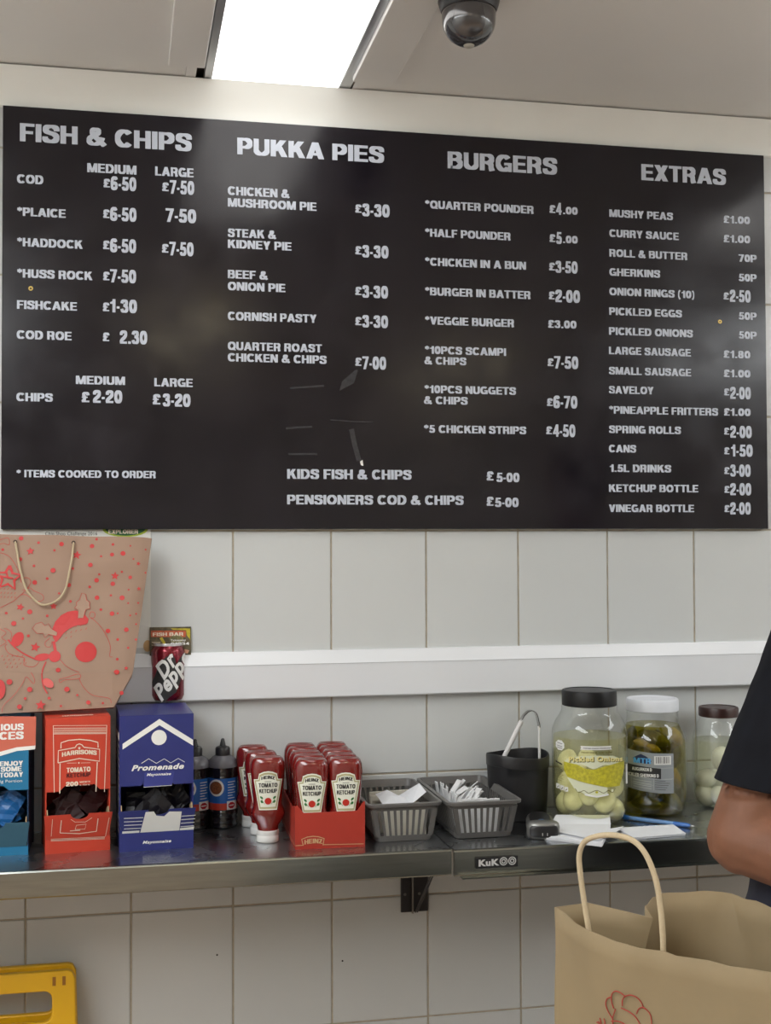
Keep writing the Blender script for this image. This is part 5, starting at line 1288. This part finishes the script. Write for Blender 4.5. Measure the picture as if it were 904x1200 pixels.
gus = [onZ(x, y, RZ) for x, y in ((690, 1058.5), (730, 1067), (765, 1075.5))]
bk = [onZ(x, y, RZ) for x, y in ((757, 1062), (765, 1052), (785, 1046), (845, 1045), (875, 1053), (904, 1062))]
bk = smooth_path(bk, 3); bd = (bk[-1] - bk[-2]).normalized(); BE = bk[-1] + bd * .13
mid = (FE + BE) / 2 + Vector((-.03, .04, 0)) * .6
loop = Fp + [FE.lerp(mid, .6), mid, BE.lerp(mid, .5)] + [BE] + list(reversed(bk)) + list(reversed(gus))
loop2 = [Vector((p_.x, p_.y, 0)) for p_ in loop]
tb2 = thing('takeaway_bag', 'open brown paper takeaway bag with twisted handle in the foreground', 'bag', (.38, -1.29, ctz))
# bottom footprint: the same panels unfolded into a rectangle
nL = len(loop2)
cen = sum(loop2, Vector()) / nL
c00 = Vector((Fp[0].x, Fp[0].y, 0)); pd = (Vector((FE.x, FE.y, 0)) - c00); gv = Vector((-pd.y, pd.x, 0)).normalized()
if gv.x < 0: gv = -gv
GW = .155
foot = []
nf = len(Fp)
for i in range(nf): foot.append(c00 + pd * (i / (nf - 1)))
for k in (.3, .5, .7): foot.append(c00 + pd + gv * GW * k)
foot.append(c00 + pd + gv * GW)
nb = len(bk)
for i in range(nb): foot.append(c00 + gv * GW + pd * ((1 - (i + 1) / (nb))))
for k in (.6, .4, .2): foot.append(c00 + gv * GW * k)
bm = bmesh.new(); rings = []
NR = 14
for j in range(NR + 1):
    t_ = j / NR; z = RZ + (ctz + .002 - RZ) * t_; ring = []
    for i in range(nL):
        k = t_ ** .8; p_ = loop2[i].lerp(foot[i], k)
        wob = .0015 * math.sin(i * 1.7 + j * .9) * (1 - t_)
        ring.append((p_.x + wob, p_.y + wob * .5, z + (.0008 * math.sin(i * 2.3) if j == 0 else 0)))
    rings.append(ring)
loft(bm, rings, True, False, True)
bmesh.ops.recalc_face_normals(bm, faces=bm.faces)
me = bpy.data.meshes.new('paper_body'); bm.to_mesh(me); bm.free(); me.transform(MW[tb2].inverted())
bodyb = obj('paper_body', me, KRAFT, tb2, smooth=True, auto=30)
sm = bodyb.modifiers.new('thickness', 'SOLIDIFY'); sm.thickness = .0012; sm.offset = -1
def rimp(x, y): return onZ(x, y, RZ)
hA, hB = rimp(690, 1091), rimp(778, 1116.5)
inn = gv * .007
top_ = [(hA, -.06), (hA, -.02), (hA, .0)]
yh = (hA.y + hB.y) / 2
def hpt(px, py, k):     # handle point in the vertical plane of the front panel
    o_ = hA + inn; dn = Vector((hB.x - hA.x, hB.y - hA.y, 0)).normalized(); nn = dn.cross(Vector((0, 0, 1))); d = ray(px, py); t_ = (o_ - CAM).dot(nn) / d.dot(nn); return CAM + d * t_
hpts = [hpt(690, 1125, 0), hpt(690, 1093, 0), hpt(685.5, 1060, 0), hpt(680, 1020, 0), hpt(679.5, 1000, 0), hpt(686, 985, 0), hpt(702, 978.5, 0), hpt(722, 978), hpt(742, 984), hpt(757, 1000), hpt(769, 1030), hpt(775, 1065), hpt(777, 1095), hpt(778, 1118), hpt(779, 1145)] if False else [hpt(x, y, 0) for x, y in ((690.5, 1098), (690, 1088), (685.5, 1060), (680, 1020), (679.5, 1000), (686, 986), (702, 979.5), (722, 979), (742, 985), (757, 1001), (769, 1031), (774.5, 1065), (777, 1095), (777.5, 1110), (778, 1122))]
obj('twisted_handle', tube(smooth_path(hpts, 6), .0030, 12), TWINE, tb2, world=True, smooth=True)
# the other handle lies behind, on the back panel
q0, q1 = bk[3] + Vector((0, 0, -.002)), bk[3] + bd * .095
# red line drawing on the front panel
bp0 = hA; FPn = Plane(Vector((c00.x, c00.y, RZ)), pd, (0, 0, 1))
LR = mat('bag_red_line', (.36, .03, .02), .6)
def bagsurf(px, py):
    d = ray(px, py); best = None
    for j in range(NR):
        for i in range(nf - 1):
            a, b, c_ = Vector(rings[j][i]), Vector(rings[j][i + 1]), Vector(rings[j + 1][i])
            n_ = (b - a).cross(c_ - a); 
            if abs(d.dot(n_)) < 1e-12: continue
            t_ = (a - CAM).dot(n_) / d.dot(n_); q = CAM + d * t_
            if rings[j + 1][i][2] <= q.z <= rings[j][i][2] + 1e-4:
                s_ = (q - a).dot((b - a)) / (b - a).length_squared
                if -.02 <= s_ <= 1.02 and (best is None or t_ < best): best = t_
    if best is None: return None
    return CAM + d * (best - .0022)
zl = lambda x, y: (680 + x / 8.218, 1140 + y / 8.218)
strokes = [[(315, 445), (270, 370), (248, 300), (262, 250), (300, 235)], [(312, 440), (342, 350)], [(325, 345), (305, 280), (303, 220), (320, 188), (350, 178), (395, 195), (435, 228)],
           [(408, 320), (410, 265), (435, 228), (490, 215), (550, 240), (590, 285), (608, 328)], [(545, 395), (565, 350), (605, 333), (650, 365), (680, 410), (690, 490), (685, 560)],
           [(395, 338), (460, 368), (520, 410), (565, 470), (590, 530)], [(300, 465), (370, 468), (430, 495), (460, 540)], [(315, 440), (316, 500), (300, 560)], [(190, 435), (200, 470), (205, 520)], [(230, 440), (240, 480), (235, 520)], [(160, 480), (180, 475), (195, 520)]]
bm = bmesh.new()
for st in strokes:
    P_ = [bagsurf(*zl(q.x, q.y)) for q in smooth_path([(a, b, 0) for a, b in st], 5)]
    P_ = [q for q in P_ if q is not None]
    if len(P_) > 2: tube(P_, .00062, 6, bm)
obj('line_drawing', bm, LR, tb2, world=True, smooth=True)

# ================================================================== PERSON
SKIN = mat('skin', (.225, .100, .058), .55, var=.12, scale=22, bump=.15, bscale=120, sub=.05, spec=.35)
SHIRT = mat('black_cotton', (.006, .007, .011), .9, spec=.25, bump=.35, bscale=60, var=.2, scale=30)
TROU = mat('dark_trousers', (.015, .017, .03), .9)
HAIR = mat('dark_hair', (.03, .02, .015), .6)
PY = -.80
def w3(px, py, Y): return onY(px, py, Y)
elb = w3(870, 982, PY); fz = R['zf']
tyc = PY + .02; tx = w3(880, 1050, tyc).x + .175        # torso centre; the person faces the viewer (-Y)
sho = w3(988, 690, PY + .02)
class Blob:
    def __init__(s): s.bm = bmesh.new()
    def cap(s, a, b, ra, rb, fl=1.0, ax=None, n=16, steps=8):
        a, b = Vector(a), Vector(b); d = b - a; L_ = max(d.length, 1e-5); dn = d.normalized()
        x = (Vector(ax) if ax else dn.orthogonal()); x = (x - dn * x.dot(dn)).normalized(); y = dn.cross(x); rings = []
        for k in range(5): t = PI / 2 * (k + .15) / 5; rings.append((a - dn * ra * math.cos(t), ra * math.sin(t)))
        for k in range(steps + 1): q = k / steps; rings.append((a + d * q, ra + (rb - ra) * q))
        for k in range(4, -1, -1): t = PI / 2 * (k + .15) / 5; rings.append((b + dn * rb * math.cos(t), rb * math.sin(t)))
        loft(s.bm, [[c_ + (x * math.cos(2 * PI * i / n) + y * math.sin(2 * PI * i / n) * fl) * r for i in range(n)] for c_, r in rings]); return s
    def mesh(s, name, voxel, it=4, fac=.5):
        bmesh.ops.recalc_face_normals(s.bm, faces=s.bm.faces)
        me = bpy.data.meshes.new(name); s.bm.to_mesh(me); s.bm.free(); o = bpy.data.objects.new(name, me); link(o)
        r = o.modifiers.new('r', 'REMESH'); r.mode = 'VOXEL'; r.voxel_size = voxel
        q = o.modifiers.new('s', 'SMOOTH'); q.iterations = it; q.factor = fac
        bpy.context.view_layer.update()
        m2 = bpy.data.meshes.new_from_object(o.evaluated_get(bpy.context.evaluated_depsgraph_get())); bpy.data.objects.remove(o); bpy.data.meshes.remove(me); return m2
per = thing('person', 'person in a black T-shirt standing at the right edge, bent bare elbow showing', 'person', (tx, tyc, fz))
sho2 = Vector((2 * tx - sho.x, sho.y, sho.z)); elb2 = Vector((2 * tx - elb.x - .03, elb.y, elb.z))
wr = Vector((elb.x + .165, PY - .165, elb.z - .045)); wr2 = Vector((elb2.x - .10, elb2.y - .20, elb2.z + .0))
B = Blob(); Xa, Ya, Za = (1, 0, 0), (0, 1, 0), (0, 0, 1)
sz = sho.z; tT = sho.x + .155; tM = (tx + tT) / 2
sho2.x = 2 * tT - sho.x; elb2.x = 2 * tT - elb.x - .03; wr2.x = elb2.x - .10
# torso, pelvis, neck, head
B.cap((tT, tyc, sz - .05), (tM, tyc, sz - .31), .160, .135, .62, Xa); B.cap((tM, tyc, sz - .31), (tx, tyc, sz - .45), .135, .160, .68, Xa)
B.cap((tT - .13, tyc, sz + .0), (tT + .13, tyc, sz + .0), .058, .058)
B.cap((tT, tyc, sz + .05), (tT, tyc - .02, sz + .13), .060, .056)
hc = Vector((tT, tyc - .035, sz + .235))
B.cap(hc + Vector((0, .012, .03)), hc + Vector((0, .005, .02)), .092, .092, .84, Ya); B.cap(hc + Vector((0, -.02, .0)), hc + Vector((0, -.045, -.075)), .068, .038, .9, Xa)
B.cap(hc + Vector((0, -.083, .01)), hc + Vector((0, -.103, -.022)), .008, .013); B.cap(hc + Vector((-.014, -.075, -.055)), hc + Vector((.014, -.075, -.055)), .010, .010)
for sy in (-1, 1):
    B.cap(hc + Vector((sy * .078, 0, .012)), hc + Vector((sy * .083, .006, -.02)), .017, .011, .45, Ya); B.cap(hc + Vector((sy * .032, -.074, .028)), hc + Vector((sy * .034, -.07, .028)), .014, .014)
# arms
def arm(S, E, Wr, big=1.0, sgn=-1):
    m_ = S.lerp(E, .5)
    B.cap(S, m_, .060 * big, .057 * big); B.cap(m_, E, .057 * big, .047 * big)
    fm = E.lerp(Wr, .3); B.cap(E, fm, .047 * big, .050 * big); B.cap(fm, Wr, .050 * big, .030)
    dn = (Wr - E).normalized(); up_ = Vector((0, 0, 1)); sd = dn.cross(up_).normalized() * sgn
    pa = Wr + dn * .085; B.cap(Wr, pa, .026, .024, .5, tuple(up_)); B.cap(Wr + dn * .03 + up_ * .018, pa + up_ * .026, .016, .014); B.cap(Wr + dn * .03 - up_ * .015, pa - up_ * .024, .016, .013)
    for k, (o_, l_) in enumerate(((.030, .070), (.010, .078), (-.011, .073), (-.031, .058))):
        b0_ = pa + up_ * o_ + dn * .004; k1 = b0_ + dn * l_ * .5 - sd * .008; k2 = k1 + dn * l_ * .28 - sd * .018; k3 = k2 + dn * l_ * .08 - sd * .020
        B.cap(b0_, k1, .0092, .0088, n=10, steps=3); B.cap(k1, k2, .0088, .0080, n=10, steps=3); B.cap(k2, k3, .0080, .0070, n=10, steps=3)
    th0 = Wr + dn * .022 + up_ * .022; th1 = th0 + dn * .035 + up_ * .026 - sd * .012; th2 = th1 + dn * .03 + up_ * .006 - sd * .014
    B.cap(th0, th1, .014, .011, n=10, steps=3); B.cap(th1, th2, .011, .009, n=10, steps=3)
arm(sho, elb, wr, 1.10); arm(sho2, elb2, wr2, 1.05, 1)
B.cap(elb + Vector((-.012, 0, -.006)), elb + Vector((-.004, 0, -.018)), .040, .036)
# legs under the trousers and feet
hz = sz - .50
for sy in (-1, 1):
    hpj = Vector((tx + sy * .085, tyc, hz)); kn = Vector((tx + sy * .095, tyc - .015, -1.06)); an = Vector((tx + sy * .10, tyc + .02, fz + .09))
    B.cap(hpj, kn, .088, .058); B.cap(kn, kn.lerp(an, .35), .055, .056); B.cap(kn.lerp(an, .35), an, .056, .036); B.cap(an + Vector((0, 0, -.03)), an + Vector((0, -.15, -.055)), .036, .030)
mb_ = B.mesh('body', .0042, 5)
cl_ = smooth_path([w3(838, 949, PY - .05), w3(852, 941, PY - .05), w3(872, 935, PY - .05), w3(905, 931, PY - .05)], 8)
cl2 = smooth_path([w3(846, 975, PY - .05), w3(852, 1000, PY - .05), w3(866, 1018, PY - .05)], 6)
cl_ = [(q.x, q.z) for q in cl_]; cl2 = [(q.x, q.z) for q in cl2]
zlo = min(q[1] for q in cl2) - .03; zhi = max(q[1] for q in cl_) + .03; xhi = max(q[0] for q in cl_) + .03
for v in mb_.vertices:
    vx, vy, vz = v.co
    if vy < PY + .0 and vx < xhi and zlo < vz < zhi:
        nn_ = v.normal.copy()
        for L_, dp, wd in ((cl_, .010, .0060), (cl2, .0025, .007)):
            d_2 = min((vx - q[0]) ** 2 + (vz - q[1]) ** 2 for q in L_); v.co -= nn_ * (dp * math.exp(-d_2 / wd ** 2))
obj('body', mb_, SKIN, per, world=True, smooth=True)
# T-shirt
S_ = Blob()
S_.cap((tT, tyc, sz - .05), (tM, tyc, sz - .31), .170, .152, .66, Xa); S_.cap((tM, tyc, sz - .31), (tx, tyc, sz - .53), .155, .178, .72, Xa)
S_.cap((tT - .13, tyc, sz + .003), (tT + .13, tyc, sz + .003), .068, .068)
def sleeve(S, E, k1=1.0):
    u0 = E - S; S_.cap(S + u0 * .0, S + u0 * .45, .074, .073 * k1); S_.cap(S + u0 * .45, S + u0 * .95, .073 * k1, .074 * k1)
sleeve(sho, elb + Vector((.008, 0, 0))); sleeve(sho2, elb2)
ms = S_.mesh('shirt', .006, 5)
bm = bmesh.new(); bm.from_mesh(ms); bpy.data.meshes.remove(ms)
def cut(co, no, region):
    bmesh.ops.bisect_plane(bm, geom=bm.verts[:] + bm.edges[:] + bm.faces[:], plane_co=co, plane_no=no)
    no = Vector(no); co = Vector(co)
    kill = [f for f in bm.faces if (f.calc_center_median() - co).dot(no) > 0 and region(f.calc_center_median())]
    bmesh.ops.delete(bm, geom=kill, context='FACES')
h1 = w3(833, 914, PY); h2 = w3(905, 925, PY); hd = (h2 - h1).normalized(); hn = Vector((-hd.z, 0, hd.x)); hn = hn if hn.z < 0 else -hn
xb = lambda z: sho.x + (elb.x - sho.x) * min(max((sho.z - z) / (sho.z - elb.z), 0), 1.3)
cut(w3(865, 919, PY), hn, lambda c_: c_.x < min(xb(c_.z) + .088, tM - .150))
cut(sho2 + (elb2 - sho2) * .72, (elb2 - sho2).normalized(), lambda c_: c_.x > tT + .15)
cut((0, 0, sz - .56), (0, 0, -1), lambda c_: True)
cut((tT, tyc, sz + .075), Vector((0, -.3, 1)).normalized(), lambda c_: abs(c_.x - tT) < .1)
me = bpy.data.meshes.new('shirt'); bm.to_mesh(me); bm.free()
# gentle folds
from mathutils import noise
for v in me.vertices:
    n_ = noise.noise(Vector((v.co.x * 9, v.co.y * 9, v.co.z * 5))) + .5 * noise.noise(v.co * 24); v.co += v.normal * n_ * .0035
sh = obj('shirt', me, SHIRT, per, world=True, smooth=True)
sm = sh.modifiers.new('cloth', 'SOLIDIFY'); sm.thickness = .0035; sm.offset = 0
T_ = Blob()
T_.cap((tx, tyc, sz - .46), (tx, tyc, sz - .52), .168, .165, .72, Xa)
for sy in (-1, 1):
    hpj = Vector((tx + sy * .085, tyc, sz - .52)); kn = Vector((tx + sy * .095, tyc - .015, -1.06)); an = Vector((tx + sy * .10, tyc + .02, fz + .10))
    T_.cap(hpj, kn, .100, .076); T_.cap(kn, an, .076, .062)
obj('trousers', T_.mesh('trousers', .010, 5), TROU, per, world=True, smooth=True)
for sy in (-1, 1):
    q = Blob(); an = Vector((tx + sy * .10, tyc + .02, fz + .042)); q.cap(an + Vector((0, .03, 0)), an + Vector((0, -.16, -.004)), .042, .036, 1.1, Za)
    obj('shoe', q.mesh('shoe', .006, 3), BLACKP, per, world=True, smooth=True)
q = Blob(); q.cap(hc + Vector((0, .022, .045)), hc + Vector((0, .012, .05)), .092, .090, .86, Ya); q.cap(hc + Vector((0, .05, .0)), hc + Vector((0, .045, -.03)), .066, .052, 1.1, Xa)
obj('hair', q.mesh('hair', .006, 3), HAIR, per, world=True, smooth=True)
for sy in (-1, 1):
    obj('eye', (lambda b: (b.transform(Matrix.Translation(hc + Vector((sy * .032, -.0825, .026)))), b)[1])(lathe([(.0002, -.0055)] + [(.0085 * math.cos(a), .0055 * math.sin(a)) for a in (-1, -.5, 0, .5, 1)] + [(.0002, .0055)], 12)), mat('eye', (.10, .07, .06), .3), per, world=True, smooth=True)
